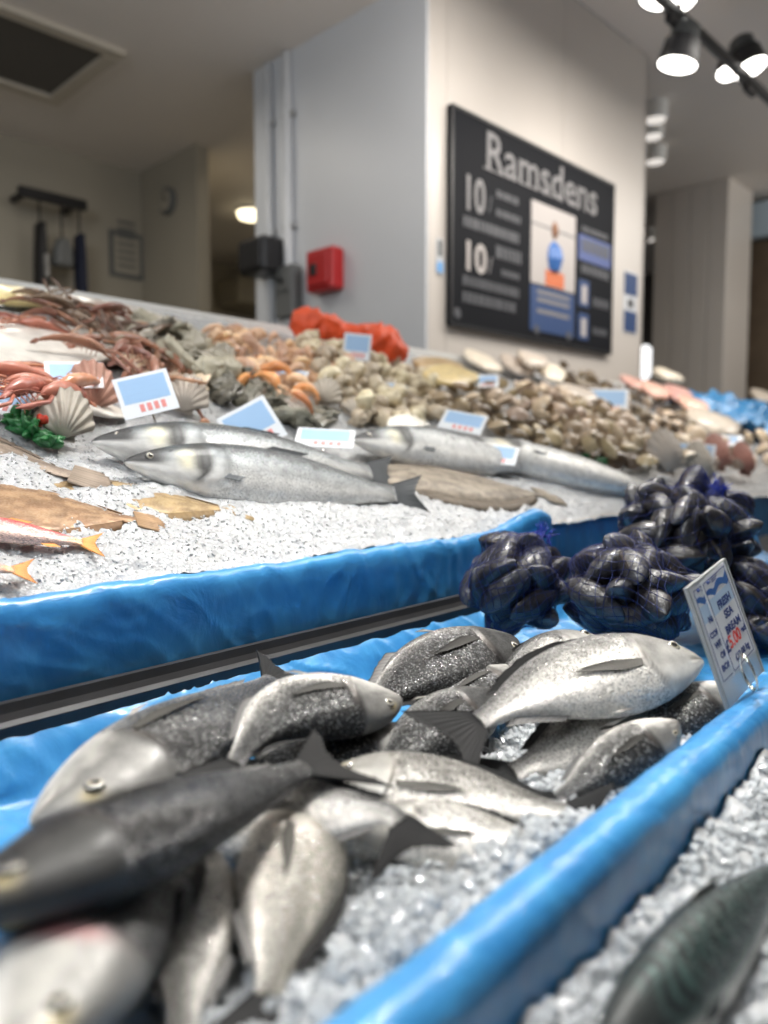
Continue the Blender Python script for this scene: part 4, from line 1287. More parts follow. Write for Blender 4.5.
def mussel_bag(ctr, rad, count, seed, label, mlabel, mgroup, pole, zmin, rotz=0., knot=True):
    rng = np.random.default_rng(seed)
    ctr = np.asarray(ctr, float); rad = np.asarray(rad, float)
    Rz = np.array(Matrix.Rotation(rotz, 3, 'Z'))
    dirs = sphere_dirs(count, rng)
    allV, allF = [], []
    nb = 0
    first = None
    for i, d in enumerate(dirs):
        d = d + rng.normal(size=3) * .10; d /= np.linalg.norm(d)
        e = d * rad * (1 - rng.uniform(.0, .22)) - d * .008
        p = ctr + Rz @ e
        if p[2] < zmin + .012: p[2] = zmin + .012 + rng.uniform(0, .01)
        n = Rz @ (d / rad); n /= np.linalg.norm(n)
        n = n + rng.normal(size=3) * .95; n /= np.linalg.norm(n)
        t = np.cross(n, rng.normal(size=3)); t /= np.linalg.norm(t)
        b = np.cross(n, t)
        Mx = Matrix([[t[k], b[k], n[k], p[k]] for k in range(3)] + [[0, 0, 0, 1]])
        va, vb = PROTO[rng.integers(0, len(PROTO))]
        root = empty('mussel', Mx, mlabel, 'mussel', mgroup)
        link('shell_valve', va, root); link('shell_valve', vb, root)
        for me in (va, vb):
            for v in me.vertices: allV.append(Mx @ v.co)
            allF += [tuple(k + nb for k in f.vertices) for f in me.polygons]
            nb += len(me.vertices)
    bvh = BVHTree.FromPolygons(allV, allF)
    pole = np.asarray(pole, float); pole /= np.linalg.norm(pole)
    ex = np.cross(pole, [0.3, .8, .2]); ex /= np.linalg.norm(ex); ey = np.cross(pole, ex)
    nt, npn = 44, 88
    TH = np.linspace(0.02, math.pi - .02, nt); PHI = np.linspace(0, 2 * math.pi, npn, endpoint=False)
    Rr = np.zeros((nt, npn))
    for i, th in enumerate(TH):
        for j, ph in enumerate(PHI):
            dd = math.sin(th) * (math.cos(ph) * ex + math.sin(ph) * ey) + math.cos(th) * pole
            far = ctr + dd * .3
            h = bvh.ray_cast(Vector(far), Vector(-dd), .3)
            le = Rz.T @ dd
            rell = 1 / math.sqrt(((le / rad) ** 2).sum())
            r0 = np.linalg.norm(np.array(h[0]) - ctr) if h[0] is not None else rell * .7
            Rr[i, j] = max(r0, rell * .7)
    # the net is taut: take local maxima then smooth
    for _ in range(2):
        Rr = np.maximum(Rr, .5 * (np.roll(Rr, 1, 1) + np.roll(Rr, -1, 1)))
        Rr[1:-1] = np.maximum(Rr[1:-1], .5 * (Rr[:-2] + Rr[2:]))
    Rr += .0012

    def surf(th, ph):
        f = (th - TH[0]) / (TH[1] - TH[0]); f = np.clip(f, 0, nt - 1.001); i = f.astype(int); a = f - i
        g = (ph % (2 * math.pi)) / (2 * math.pi) * npn; j = g.astype(int) % npn; b = g - np.floor(g)
        r = (Rr[i, j] * (1 - a) + Rr[i + 1, j] * a) * (1 - b) + (Rr[i, (j + 1) % npn] * (1 - a) + Rr[i + 1, (j + 1) % npn] * a) * b
        dd = np.sin(th)[:, None] * (np.cos(ph)[:, None] * ex + np.sin(ph)[:, None] * ey) + np.cos(th)[:, None] * pole
        q = ctr + dd * r[:, None]
        q[:, 2] = np.maximum(q[:, 2], zmin)
        return q

    root = empty('net_bag', Matrix.Translation(Vector((ctr[0], ctr[1], zmin))), label, 'net bag', 'net bags of mussels')
    inv = np.array([ctr[0], ctr[1], zmin])
    mb = MB()
    nf = 34
    th = np.linspace(.03, math.pi - .05, 70)
    for k in range(nf):
        for sg_ in (1, -1):
            ph = 2 * math.pi * k / nf + sg_ * .9 * th + .05 * np.sin(th * 9 + k)
            mb.tube(surf(th, ph) - inv, .00045, 3, cap=False)
    mb.build('netting', M['net'], root, None, True)
    if knot:
        q = ctr + pole * Rr[0].mean() - inv
        mb = MB()
        for k in range(26):
            a = rng.uniform(0, 6.28); e = .022 * rng.uniform(.4, 1)
            t_ = np.linspace(0, 1, 7)[:, None]
            o1 = (math.cos(a) * ex + math.sin(a) * ey)
            base = q + o1 * .026 * rng.uniform(.5, 1) - pole * .004
            mid = q + pole * .008 + o1 * .003
            tip = q + pole * (.012 + .012 * rng.random()) + o1 * e
            pts = (1 - t_) ** 2 * base + 2 * t_ * (1 - t_) * mid + t_ ** 2 * tip
            mb.tube(pts, .0006, 4)
        mb.build('gathered_net', M['net_tie'], root, None, True)
        mb = MB()
        an = np.linspace(0, 2 * math.pi, 16, endpoint=False)
        for z_ in (.004, .0065):
            mb.tube([q + pole * z_ + .0045 * (math.cos(a) * ex + math.sin(a) * ey) for a in an], .0014, 6, True)
        mb.build('tie', M['net_tie'], root, None, True)
    return root


mussel_bag(P(517, 582, Y=.60), (.082, .066, .066), 30, 1, 'small net bag of mussels at the back, against the raised panel', 'mussel in the small net bag against the raised blue panel', 'mussels in the small back net', (.35, -.3, .8), .852)
mussel_bag(P(628, 592, Y=.45), (.10, .082, .074), 38, 2, 'middle net bag of mussels, just behind the pale bream', 'mussel in the middle net bag behind the pale bream', 'mussels in the middle net', (.2, .5, .5), .858, .3, knot=False)
mussel_bag(P(688, 528, Y=.475), (.178, .105, .088), 54, 3, 'big net bag of mussels on top of the pile with a blue gathered knot', 'mussel in the big topmost net bag with the blue knot', 'mussels in the topmost net', (-.12, -.55, .75), .93, .1)
mussel_bag(P(750, 615, Y=.37), (.13, .08, .085), 44, 4, 'net bag of mussels behind the price tag', 'mussel in the net bag behind the price tag', 'mussels in the net behind the price tag', (.6, .2, .6), .858, .2, knot=False)

# ================================================================== PRICE TAG ON THE RIM
B0 = np.array([.7347, .2131, .917])
RM = Matrix.Rotation(-.1392, 4, 'Z') @ Matrix.Rotation(-.2615, 4, 'X') @ Matrix.Rotation(-.2320, 4, 'Y')
TM = Matrix.Translation(Vector(B0)) @ RM
TW, TH_ = .0889, .1193
tg = empty('price_tag', TM, 'clear acrylic price tag reading FRESH SEA BREAM on the blue rim', 'price tag')
MB().box(0, TW, .0008, .0026, 0, TH_, .0004).build('acrylic_sheet', M['acrylic'], tg)
mb = MB()
for q in ((0, .0022, 0, TH_), (TW - .0022, TW, 0, TH_), (.0022, TW - .0022, TH_ - .0022, TH_)):
    mb.box(q[0], q[1], -.0006, .0034, q[2], q[3])
mb.build('sheet_edge', mat('frosted_edge', (.5, .52, .52), .3, trans=.3), tg)


def card(x, z, w, h, rot, y, lines, name, label):
    c = MB().box(0, w, -.0004, 0, 0, h).build(name, M['card'], tg)
    c.location = (x, y, z); c.rotation_euler = (0, rot, 0); c['label'] = label
    b_ = .0012
    mb = MB()
    for q in ((.003, w - .003, .003, .003 + b_ * .6), (.003, w - .003, h - .003 - b_ * .6, h - .003), (.003, .003 + b_ * .6, .003, h - .003), (w - .003 - b_ * .6, w - .003, .003, h - .003)):
        mb.box(q[0], q[1], -.0006, -.00041, q[2], q[3])
    mb.build('card_border', M['ink_blue'], c)
    # wave crest picture
    n = 26
    xs_ = np.linspace(.004, w - .004, n)
    topz = h * (.835 + .045 * np.abs(np.sin(xs_ / w * 7.2 + .6)) + .05 * (xs_ / w))
    botz = h * (.785 + .055 * np.abs(np.sin(xs_ / w * 6.0 + 1.2)))
    V = [(x_, -.00062, z_) for x_, z_ in zip(xs_, topz)] + [(x_, -.00062, z_) for x_, z_ in zip(xs_, botz)]
    V += [(x_, -.00042, z_) for x_, _, z_ in V]
    F = [(i, n + i, n + i + 1, i + 1) for i in range(n - 1)] + [(2 * n + i, 2 * n + i + 1, 3 * n + i + 1, 3 * n + i) for i in range(n - 1)]
    F += [(i, i + 1, 2 * n + i + 1, 2 * n + i) for i in range(n - 1)] + [(n + i, 3 * n + i, 3 * n + i + 1, n + i + 1) for i in range(n - 1)]
    link('wave_picture', new_mesh('wave_picture', V, F, M['ink_mid'], False), c)
    MB().box(.0042, w - .0042, -.00045, -.00041, h * .62, h * .79).build('pale_blue_wash', mat('pale_blue_wash', (.50, .66, .84), .4), c)
    mb = MB()
    for k in range(3):
        mb.box(w * .36, w * (.62 - .03 * k), -.0006, -.00041, h * (.955 - .02 * k), h * (.963 - .02 * k))
    mb.tube([(w * .2, -.0006, h * .945), (w * .27, -.0006, h * .945)], .0016, 6)
    mb.build('shop_emblem', M['ink_blue'], c)
    for s_, u, v, hh, mm, mw in lines:
        me = text_mesh(s_, hh * h * 1.42, mm, 'lettering', .00008, 'LEFT', .00042)
        x0_ = min(v_.co.x for v_ in me.vertices); x1_ = max(v_.co.x for v_ in me.vertices)
        me.transform(Matrix.Translation((-x0_, 0, 0))); me.transform(Matrix.Scale(mw * w / (x1_ - x0_), 4, (1, 0, 0)))
        o_ = link('lettering', me, c); o_.location = (u * w, -.0006, v * h)
    return c


IB, IR = M['ink_blue'], M['ink_red']
card(.0045, .0215, .050, .0945, math.radians(1), .0004, [('NA', .26, .60, .06, IB, .26), ('CORN', .12, .46, .055, IB, .5), ('WITH', .16, .345, .06, IB, .5), ('OR', .26, .23, .06, IB, .26), ('BONE', .16, .115, .06, IB, .5)], 'back_card', 'older blue printed card half covered by the front card')
card(.0285, .0215, .0562, .0945, math.radians(-2.0), -.0005, [('FRESH', .28, .64, .080, IB, .52), ('SEA', .38, .515, .080, IB, .34), ('BREAM', .25, .375, .080, IB, .60), ('£', .06, .225, .12, IB, .15), ('5.00', .21, .235, .125, IR, .48), ('each', .73, .27, .06, IB, .22), ('£12.00 kg', .24, .095, .065, IB, .6)], 'front_card', 'front card lettered FRESH SEA BREAM with a red price')
mb = MB()
an = np.linspace(0, 2 * math.pi, 28, endpoint=False)
for k in (0, 1):
    ax = Vector((.75, -.55, .0)).normalized(); up_ = Vector((0, 0, 1)); sd = ax.cross(up_)
    cc = Vector((.040 + .005 * k, -.0085 + .002 * k, .0185))
    mb.tube([cc + sd * (.0105 * math.cos(a)) + up_ * (.0175 * math.sin(a)) for a in an], .00105, 8, True)
mb.build('wire_ring_clip', M['chrome'], tg, None, True)

# ================================================================== ON THE RAISED ICE
def bed_dir(px0, px1, off=0.):
    A, B = bed(*px0, off), bed(*px1, off)
    d = B - A
    return A, B, math.atan2(d @ BV, d[0])


def bed_fish(name, label, h, t, offh=.02, offt=.015, **k):
    return make_fish(name, label, bed(*h, offh), bed(*t, offt), up=BN, **k)


SF = dict(kind='salmon', skin='skin_fine', ns=80, nc=44, fincol=(.07, .075, .08), tail_spread=.19, finh=.5)
bed_fish('salmon', 'whole silver salmon half sunk in the ice, dark eye towards the brown flatfish', (124, 462), (425, 498), .024, .012, dors=1, roll=34, seed=51, dark=.3, **SF)
bed_fish('salmon', 'larger silver salmon lying behind the first, head by the grey scallop shell', (92, 442), (400, 476), .026, .016, dors=1, roll=30, seed=52, dark=.3, fatten=1.2, **SF)
bed_fish('salmon', 'silver salmon in the middle of the ice below the square price cards', (352, 440), (552, 468), .035, .025, dors=1, roll=25, seed=53, dark=.0, **SF)
bed_fish('salmon', 'pale belly up salmon between the brown clams and the blue film bulge', (455, 444), (690, 500), .030, .02, dors=1, roll=2, seed=54, dark=-.4, **SF)
bed_fish('red_mullet', 'red mullet on the ice with its forked orange tail free', (-75, 518), (104, 546), .022, .012, dors=1, roll=10, kind='salmon', skin='mullet', seed=55, ns=70, nc=36, fincol=(.75, .33, .10), tail_spread=.3)
bed_fish('red_mullet', 'red mullet mostly out of frame, only its orange tail showing', (-150, 555), (36, 572), .02, .01, dors=1, roll=10, kind='salmon', skin='mullet', seed=56, ns=60, nc=36, fincol=(.75, .30, .10), tail_spread=.3)
bed_fish('red_mullet', 'red mullet tail poking in between the other two mullet', (-140, 530), (14, 535), .018, .01, dors=1, roll=10, kind='salmon', skin='mullet', seed=57, ns=60, nc=36, fincol=(.75, .30, .10), tail_spread=.3)


def flatfish(label, h, t, wfrac, rgb, rgb2, off, seed):
    A, B, ang = bed_dir(h, t, off)
    L = np.linalg.norm(B - A)
    root = empty('flatfish', unit_bed(A, ang), label, 'fish', 'flatfish on the ice')
    ns, nc = 70, 40
    s = np.linspace(0, .86, ns)
    w = np.interp(s, [0, .02, .08, .2, .38, .55, .7, .8, .86], [.01, .10, .26, .42, .5, .42, .22, .08, .07]) * wfrac
    th = np.interp(s, [0, .05, .2, .4, .6, .75, .86], [.006, .03, .055, .06, .045, .022, .012]) * .8
    a = np.linspace(0, 2 * math.pi, nc, endpoint=False)
    S, A_ = np.meshgrid(s, a, indexing='ij')
    V = np.stack([S, w[:, None] * np.cos(A_), th[:, None] * np.sign(np.sin(A_)) * np.abs(np.sin(A_)) ** 1.3 * .7], -1) * L
    nz = fbm(S * 22, np.cos(A_) * w[:, None] * 60, seed=seed)
    k = sst(-.5, .6, nz)[..., None]
    c = np.array(rgb) * (1 - k) + np.array(rgb2) * k
    F = [tuple(f) for f in grid_faces(ns, nc, True, flip=True)] + [tuple(range(nc)), tuple(range((ns - 1) * nc, ns * nc))[::-1]]
    uvv = np.stack([S.ravel() * L, (np.cos(A_) * w[:, None]).ravel() * L], -1)
    link('body', new_mesh('body', V.reshape(-1, 3), F, M['skin_fine'], True, c.reshape(-1, 3), uvv), root)
    # fringe fins and tail, thin but solid
    def sheet(nm, inner, outer, rgbf, nr=50):
        inner = np.array(inner); outer = np.array(outer); n = len(inner)
        V = []
        for dz in (.0012, -.0012):
            for r_ in (inner, outer):
                for q in r_: V.append((q[0], q[1], q[2] + dz))
        F = []
        for i in range(n - 1):
            F += [(i, i + 1, n + i + 1, n + i), (2 * n + i, 3 * n + i, 3 * n + i + 1, 2 * n + i + 1), (n + i, n + i + 1, 3 * n + i + 1, 3 * n + i), (i, 2 * n + i, 2 * n + i + 1, i + 1)]
        F += [(0, n, 3 * n, 2 * n), (n - 1, 3 * n - 1, 4 * n - 1, 2 * n - 1)]
        ci = np.array([rgbf] * n) * (.8 + .4 * np.random.default_rng(3).random((n, 1)))
        link(nm, new_mesh(nm, V, F, M['fin'], True, np.concatenate([ci] * 4)), root)
    sf = np.linspace(.1, .8, 60)
    wf = np.interp(sf, s, w)
    fr = .045 * np.sin((sf - .1) / .7 * math.pi) ** .5 + .004 * np.sin(sf * 300)
    for sd_ in (1, -1):
        sheet('fringe_fin', np.stack([sf * L, sd_ * wf * L * .97, 0 * sf + .002], -1), np.stack([(sf + .02) * L, sd_ * (wf + fr) * L, 0 * sf - .004], -1), np.array(rgb) * .8)
    yy = np.linspace(-1, 1, 26)
    sheet('tail_fin', np.stack([0 * yy + .85 * L, yy * .065 * L, 0 * yy + .002], -1), np.stack([(.965 - .035 * yy ** 2 + .008 * np.sin(yy * 30)) * L, yy * .075 * L, 0 * yy - .002], -1), np.array(rgb2))
    return root


flatfish('brown flatfish nearest the front, ginger tail pointing to the middle of the ice', (-110, 494), (172, 524), .42, (.22, .125, .065), (.36, .23, .13), .004, 61)
flatfish('big grey brown flatfish at the side of the ice behind the ginger one', (-260, 400), (122, 486), .40, (.20, .155, .12), (.30, .24, .19), .011, 62)
flatfish('flatfish under the ice with only its yellowish tail clear', (20, 486), (262, 514), .30, (.24, .16, .075), (.36, .26, .13), -.002, 63)
flatfish('dark grey flatfish in the middle of the ice by the bulge of the blue film', (362, 474), (566, 498), .30, (.16, .13, .10), (.27, .23, .18), .006, 64)

# ---- shellfish prototypes -----------------------------------------------------
def shrimp_parts(L, fat, curl, hang=.0):
    ns, nc = 26, 12
    s = np.linspace(0, 1, ns)
    r = np.interp(s, [0, .06, .25, .42, .6, .85, 1], [.1, .6, 1, .95, .8, .45, .25]) * fat * (1 + .08 * np.sin(s * 50) * (s > .4))
    ang = curl * s
    dx = np.cos(ang); dz = -np.sin(ang)
    cx = np.concatenate([[0], np.cumsum(dx[:-1])]) / ns; cz = np.concatenate([[0], np.cumsum(dz[:-1])]) / ns
    a = np.linspace(0, 2 * math.pi, nc, endpoint=False)
    S, A = np.meshgrid(s, a, indexing='ij')
    X = cx[:, None] + r[:, None] * np.cos(A) * np.sin(ang)[:, None]
    Z = cz[:, None] + r[:, None] * np.cos(A) * np.cos(ang)[:, None]
    Y = r[:, None] * np.sin(A) * .8
    V = np.stack([X, Y, Z], -1).reshape(-1, 3) * L
    F = [tuple(f) for f in grid_faces(ns, nc, True, flip=True)] + [tuple(range(nc)), tuple(range((ns - 1) * nc, ns * nc))[::-1]]
    end = np.array([cx[-1], 0, cz[-1]]) * L; ed = np.array([dx[-1], 0, dz[-1]])
    return V, F, end, ed, np.stack([cx, 0 * cx, cz], -1) * L


def proto_shrimp(name, L, fat, curl, m, claws=False, lab='', cat='', group=''):
    V, F, e, ed, spine = shrimp_parts(L, fat, curl)
    me = new_mesh('body', V, F, m)
    mb = MB()
    for k in range(-2, 3):
        a = k * .35
        d = ed * math.cos(a) + np.array([0, math.sin(a), 0])
        mb.tube([e, e + d * L * .07, e + d * L * .13], [.008 * L * 2, .016 * L * 2, .004 * L], 6)
    tf = mb.mesh('tail_fan', m, True)
    mb = MB()
    for sd in (1, -1):
        mb.tube([(0.02 * L, sd * .02 * L, 0), (-.15 * L, sd * .06 * L, .05 * L), (-.4 * L, sd * .14 * L, .02 * L)], [.008 * L, .006 * L, .003 * L], 5)
        for k in range(4):
            x_ = (.12 + .07 * k) * L
            mb.tube([(x_, sd * fat * .6 * L, -fat * .4 * L), (x_ - .03 * L, sd * (fat + .08) * L, -fat * .7 * L), (x_ - .06 * L, sd * (fat + .14) * L, -fat * 1.2 * L)], [.01 * L, .008 * L, .003 * L], 5)
    lg = mb.mesh('legs', m, True)
    cl = None
    if claws:
        mb = MB()
        for sd in (1, -1):
            mb.tube([(.05 * L, sd * .08 * L, 0), (-.12 * L, sd * .16 * L, .02 * L), (-.25 * L, sd * .13 * L, .01 * L), (-.36 * L, sd * .12 * L, .0), (-.5 * L, sd * .09 * L, -.0)], [.02 * L, .022 * L, .024 * L, .032 * L, .006 * L], 7)
            mb.tube([(-.36 * L, sd * .10 * L, 0.012 * L), (-.48 * L, sd * .06 * L, .01 * L)], [.012 * L, .004 * L], 6)
        cl = mb.mesh('claws', m, True)

    def make(Mx, label, group):
        r = empty(name, Mx, label, cat, group)
        link('body', me, r); link('tail_fan', tf, r); link('legs', lg, r)
        if cl: link('claws', cl, r)
        return r
    return make


def proto_single(name, meshes, cat):
    def make(Mx, label, group):
        o = link(name, meshes[random.randrange(len(meshes))], None, Mx)
        return tag(o, label, cat, group)
    return make


def whelk_mesh(seed, L, m):
    ns, nc = 90, 12
    t = np.linspace(0, 1, ns)
    turns = 3.6
    k = np.exp(-2.6 * t)
    an = turns * 2 * math.pi * t
    V = []
    for i in range(ns):
        R_ = .26 * k[i]; rr = .27 * k[i]
        c = np.array([R_ * math.cos(an[i]), R_ * math.sin(an[i]), .62 * (1 - k[i])])
        er = np.array([math.cos(an[i]), math.sin(an[i]), 0])
        for j in range(nc):
            b = 2 * math.pi * j / nc
            V.append(c + rr * (math.cos(b) * er + 1.25 * math.sin(b) * np.array([0, 0, 1])) * (1 + .04 * math.sin(b * 5)))
    V = np.array(V) * L
    F = [tuple(f) for f in grid_faces(ns, nc, True)] + [tuple(range(nc))[::-1], tuple(range((ns - 1) * nc, ns * nc))]
    return new_mesh('whelk_shell', V, F, m)


def clam_mesh(seed, L, m, ribs=26, amp=.03, flat=.42, fan=False):
    n, na = 16, 40
    V = []; idx = []
    rs = np.random.default_rng(seed)
    for side in (1, -1):
        for i in range(n):
            r = i / (n - 1)
            for j in range(na):
                a = 2 * math.pi * j / na
                # shell outline from hinge (origin offset) outward
                ox = .5 * math.cos(a) * (1.0 + .1 * math.sin(a)); oy = .45 * math.sin(a)
                x = r * ox; y = r * oy - .0
                d = math.atan2(x, y + .5)
                rib = amp * math.cos(d * ribs) * r
                h = flat * .5 * (1 - r ** 2.2) * (1 + .12 * side)
                g = .012 * math.sin(math.hypot(x, y + .45) * 45)
                V.append((x, y, side * (h + (rib * .4 + g * .4) * (1 - r ** 6))))
    V = np.array(V) * L
    F = []
    G = grid_faces(n, na, True)
    F += [tuple(f) for f in G]; F += [tuple(f[::-1] + n * na) for f in G]
    return new_mesh('clam_shell', V, F, m)


def scallop_mesh(seed, L, m):
    n, na = 26, 90
    V = []
    for side in (1, -.25):
        for i in range(n):
            r = i / (n - 1)
            for j in range(na):
                f = j / (na - 1); a = (-1.25 + 2.5 * f)
                R_ = (.98 + .02 * math.cos(a * 22)) * (1 - .06 * abs(a) ** 2)
                x = r * R_ * math.sin(a) * .62; y = r * R_ * math.cos(a)
                dome = .24 * math.sin(math.pi * min(1, r ** .7)) * (math.cos(a * .95) ** .8 if abs(a) < 1.6 else 0)
                rib = .018 * math.cos(a * 22) * r
                V.append((x, y, side * (dome + rib) + .004 * side))
    V = np.array(V) * L
    G = grid_faces(n, na)
    F = [tuple(f[::-1]) for f in G] + [tuple(f + n * na) for f in G]
    base = len(V)
    # ears at the hinge
    ears = [(-.22, -.02), (.22, -.02), (.2, .16), (-.2, .16)]
    V = list(V) + [(x * L, y * L, z * L) for z in (.03, -.01) for x, y in ears]
    F += [tuple(base + k for k in (0, 1, 2, 3)), tuple(base + 4 + k for k in (3, 2, 1, 0))] + [(base + k, base + (k + 1) % 4, base + 4 + (k + 1) % 4, base + 4 + k) for k in range(4)]
    return new_mesh('scallop_shell', V, F, m)


def blob_mesh(name, seed, sx, sy, sz, m, lump=.25, freq=3., n=20, na=30):
    th = np.linspace(0, math.pi, n); a = np.linspace(0, 2 * math.pi, na, endpoint=False)
    T, A = np.meshgrid(th, a, indexing='ij')
    d = np.stack([np.sin(T) * np.cos(A), np.sin(T) * np.sin(A), np.cos(T)], -1)
    r = 1 + lump * fbm(d[..., 0] * freq + 9, d[..., 1] * freq, d[..., 2] * freq, seed=seed)
    V = d * r[..., None] * np.array([sx, sy, sz])
    F = [tuple(f) for f in grid_faces(n, na, True)]
    return new_mesh(name, V.reshape(-1, 3), F, m)


def fillet_mesh(name, seed, L, W, T, m):
    ns, nc = 26, 20
    s = np.linspace(0, 1, ns)
    w = np.interp(s, [0, .04, .2, .5, .8, .97, 1], [.1, .55, .95, 1, .7, .3, .08]) * W / 2
    t = np.interp(s, [0, .05, .3, .6, 1], [.2, .7, 1, .8, .15]) * T
    a = np.linspace(0, 2 * math.pi, nc, endpoint=False)
    S, A = np.meshgrid(s, a, indexing='ij')
    V = np.stack([(S - .5) * L, w[:, None] * np.sign(np.cos(A)) * np.abs(np.cos(A)) ** .7, t[:, None] * (.5 + .5 * np.sign(np.sin(A)) * np.abs(np.sin(A)) ** .8) * (1 + .12 * vnoise(S * 9, A, seed=seed))], -1)
    V[..., 2] += .02 * L * np.sin(S * 5 + seed)
    F = [tuple(f) for f in grid_faces(ns, nc, True, flip=True)] + [tuple(range(nc)), tuple(range((ns - 1) * nc, ns * nc))[::-1]]
    return new_mesh(name, V.reshape(-1, 3), F, m)


W = dict(rough=.32, coat=.3, orand=.3, var=.2, nscale=40)
C = {
    'peach': mat('cooked_prawn_shell', (.80, .52, .33), **W), 'peach2': mat('deep_orange_prawn_shell', (.78, .33, .13), **W),
    'lang': mat('langoustine_shell', (.34, .16, .10), **W), 'lang_or': mat('orange_langoustine_shell', (.52, .20, .13), **W), 'lang_br': mat('brown_langoustine_shell', (.20, .13, .09), **W),
    'cream': mat('cream_whelk_shell', (.66, .56, .40), **W), 'oys': mat('oyster_shell', (.34, .31, .24), **W), 'oysd': mat('dark_oyster_shell', (.15, .14, .11), **W),
    'clam': mat('clam_shell', (.42, .32, .20), **W), 'clamd': mat('brown_clam_shell', (.17, .12, .07), **W), 'clamp': mat('pale_clam_shell', (.62, .48, .35), **W),
    'scal': mat('grey_scallop_shell', (.40, .35, .30), .5, orand=.06, var=.15, nscale=30), 'scalr': mat('red_brown_scallop_shell', (.40, .20, .15), .5, orand=.1, var=.2, nscale=30),
    'pale': mat('pale_fish_fillet', (.80, .70, .58), **W), 'yellow': mat('smoked_yellow_fillet', (.78, .60, .30), **W), 'pink': mat('pink_fish_fillet', (.80, .46, .38), **W), 'white': mat('white_fish_fillet', (.84, .80, .73), **W),
    'sack': mat('orange_mesh_sack', (.72, .085, .022), .45, bump=.6, bscale=90, var=.15, nscale=30),
    'green': mat('green_garnish_leaf', (.02, .16, .05), .4, orand=.2), 'redf': mat('red_garnish_flower', (.60, .03, .04), .4, orand=.1),
}


def poly_pts(poly, n, mind, seed, off=(0, 0)):
    r = np.random.default_rng(seed)
    poly = np.array(poly, float)
    lo, hi = poly.min(0), poly.max(0)
    out = []
    tries = 0
    while len(out) < n and tries < n * 60:
        tries += 1
        q = r.uniform(lo, hi)
        ins = False
        j = len(poly) - 1
        for i in range(len(poly)):
            if (poly[i, 1] > q[1]) != (poly[j, 1] > q[1]) and q[0] < (poly[j, 0] - poly[i, 0]) * (q[1] - poly[i, 1]) / (poly[j, 1] - poly[i, 1]) + poly[i, 0]:
                ins = not ins
            j = i
        if not ins: continue
        o = r.uniform(*off)
        p = bed(q[0], q[1], o)
        if p[1] > 1.99 or p[1] < .8: 
            continue
        if all(np.linalg.norm(p - k) > mind for k in out):
            out.append(p)
    return out


def scatter(make, poly, n, mind, seed, label, group, off=(.01, .04), tilt=.5, s=(.85, 1.15), upright=0., ang=None):
    r = np.random.default_rng(seed + 1)
    for p in poly_pts(poly, n, mind, seed, off):
        a = r.uniform(0, 6.28) if ang is None else ang + r.uniform(-.4, .4)
        make(unit_bed(p, a, r.uniform(-tilt, tilt) + upright, r.uniform(-tilt, tilt), r.uniform(*s)), label, group)


mk_prawn = proto_shrimp('prawn', .085, .15, 2.2, C['peach'], False, cat='prawn')
mk_prawn2 = proto_shrimp('prawn', .08, .13, 1.9, C['peach2'], False, cat='prawn')
mk_lang = proto_shrimp('langoustine', .115, .085, .9, C['lang'], True, cat='langoustine')
mk_langb = proto_shrimp('langoustine', .115, .085, .6, C['lang_br'], True, cat='langoustine')
mk_lango = proto_shrimp('langoustine', .14, .11, .6, C['lang_or'], True, cat='langoustine')
mk_whelk = proto_single('whelk', [whelk_mesh(1, .07, C['cream']), whelk_mesh(2, .06, C['cream'])], 'whelk')
mk_oys = proto_single('oyster', [blob_mesh('oyster', i, .045, .03, .013, C['oys'], .35, 2.6) for i in range(4)], 'oyster')
mk_oysd = proto_single('oyster', [blob_mesh('oyster', i + 9, .042, .03, .014, C['oysd'], .35, 2.6) for i in range(4)], 'oyster')
mk_clam = proto_single('clam', [clam_mesh(1, .06, C['clam']), clam_mesh(2, .055, C['clam'], 0, 0)], 'clam')
mk_clamd = proto_single('cockle', [clam_mesh(3, .055, C['clamd']), clam_mesh(4, .05, C['clamd'], 0, 0)], 'cockle')
mk_clamp = proto_single('clam', [clam_mesh(5, .065, C['clamp']), clam_mesh(6, .06, C['clamp'], 0, 0)], 'clam')

# peach prawns in the middle back
scatter(mk_prawn, [(208, 330), (250, 326), (300, 345), (345, 352), (335, 385), (292, 398), (236, 366), (206, 345)], 120, .026, 71, 'peach cooked prawn in the heap at the back below the orange sack', 'peach prawns', (.01, .05), .9)
scatter(mk_prawn2, [(245, 345), (285, 365), (300, 395), (280, 400), (248, 372)], 9, .05, 72, 'deep orange prawn among the peach prawns', 'deep orange prawns', (.04, .06), .9)
# whelks
scatter(mk_whelk, [(285, 328), (330, 345), (400, 358), (440, 378), (410, 402), (350, 408), (330, 380)], 70, .036, 73, 'cream whelk in the heap between prawns and pale fillets', 'cream whelks', (.01, .06), 1.4)
# langoustines in a diagonal heap
scatter(mk_lang, [(45, 308), (70, 300), (150, 345), (190, 375), (160, 388), (110, 365), (70, 335)], 34, .05, 74, 'red brown langoustine in the diagonal heap behind the blue price cards', 'red brown langoustines', (.02, .06), .6)
scatter(mk_langb, [(38, 292), (62, 292), (125, 325), (150, 345), (120, 345), (60, 310)], 22, .05, 75, 'dark langoustine along the upper edge of the diagonal heap', 'dark langoustines', (.03, .06), .6)
scatter(mk_lango, [(-20, 366), (40, 362), (64, 370), (60, 392), (30, 396), (-20, 392)], 11, .05, 76, 'large orange red langoustine in the row at the photo edge', 'orange red langoustines', (.04, .07), .3, s=(.85, 1.05), ang=.3)
scatter(mk_lango, [(-20, 308), (20, 312), (32, 324), (-20, 326)], 5, .05, 77, 'orange langoustine high up at the photo edge by the yellow fillet', 'high orange langoustines', (.02, .05), .3, s=(.6, .75))
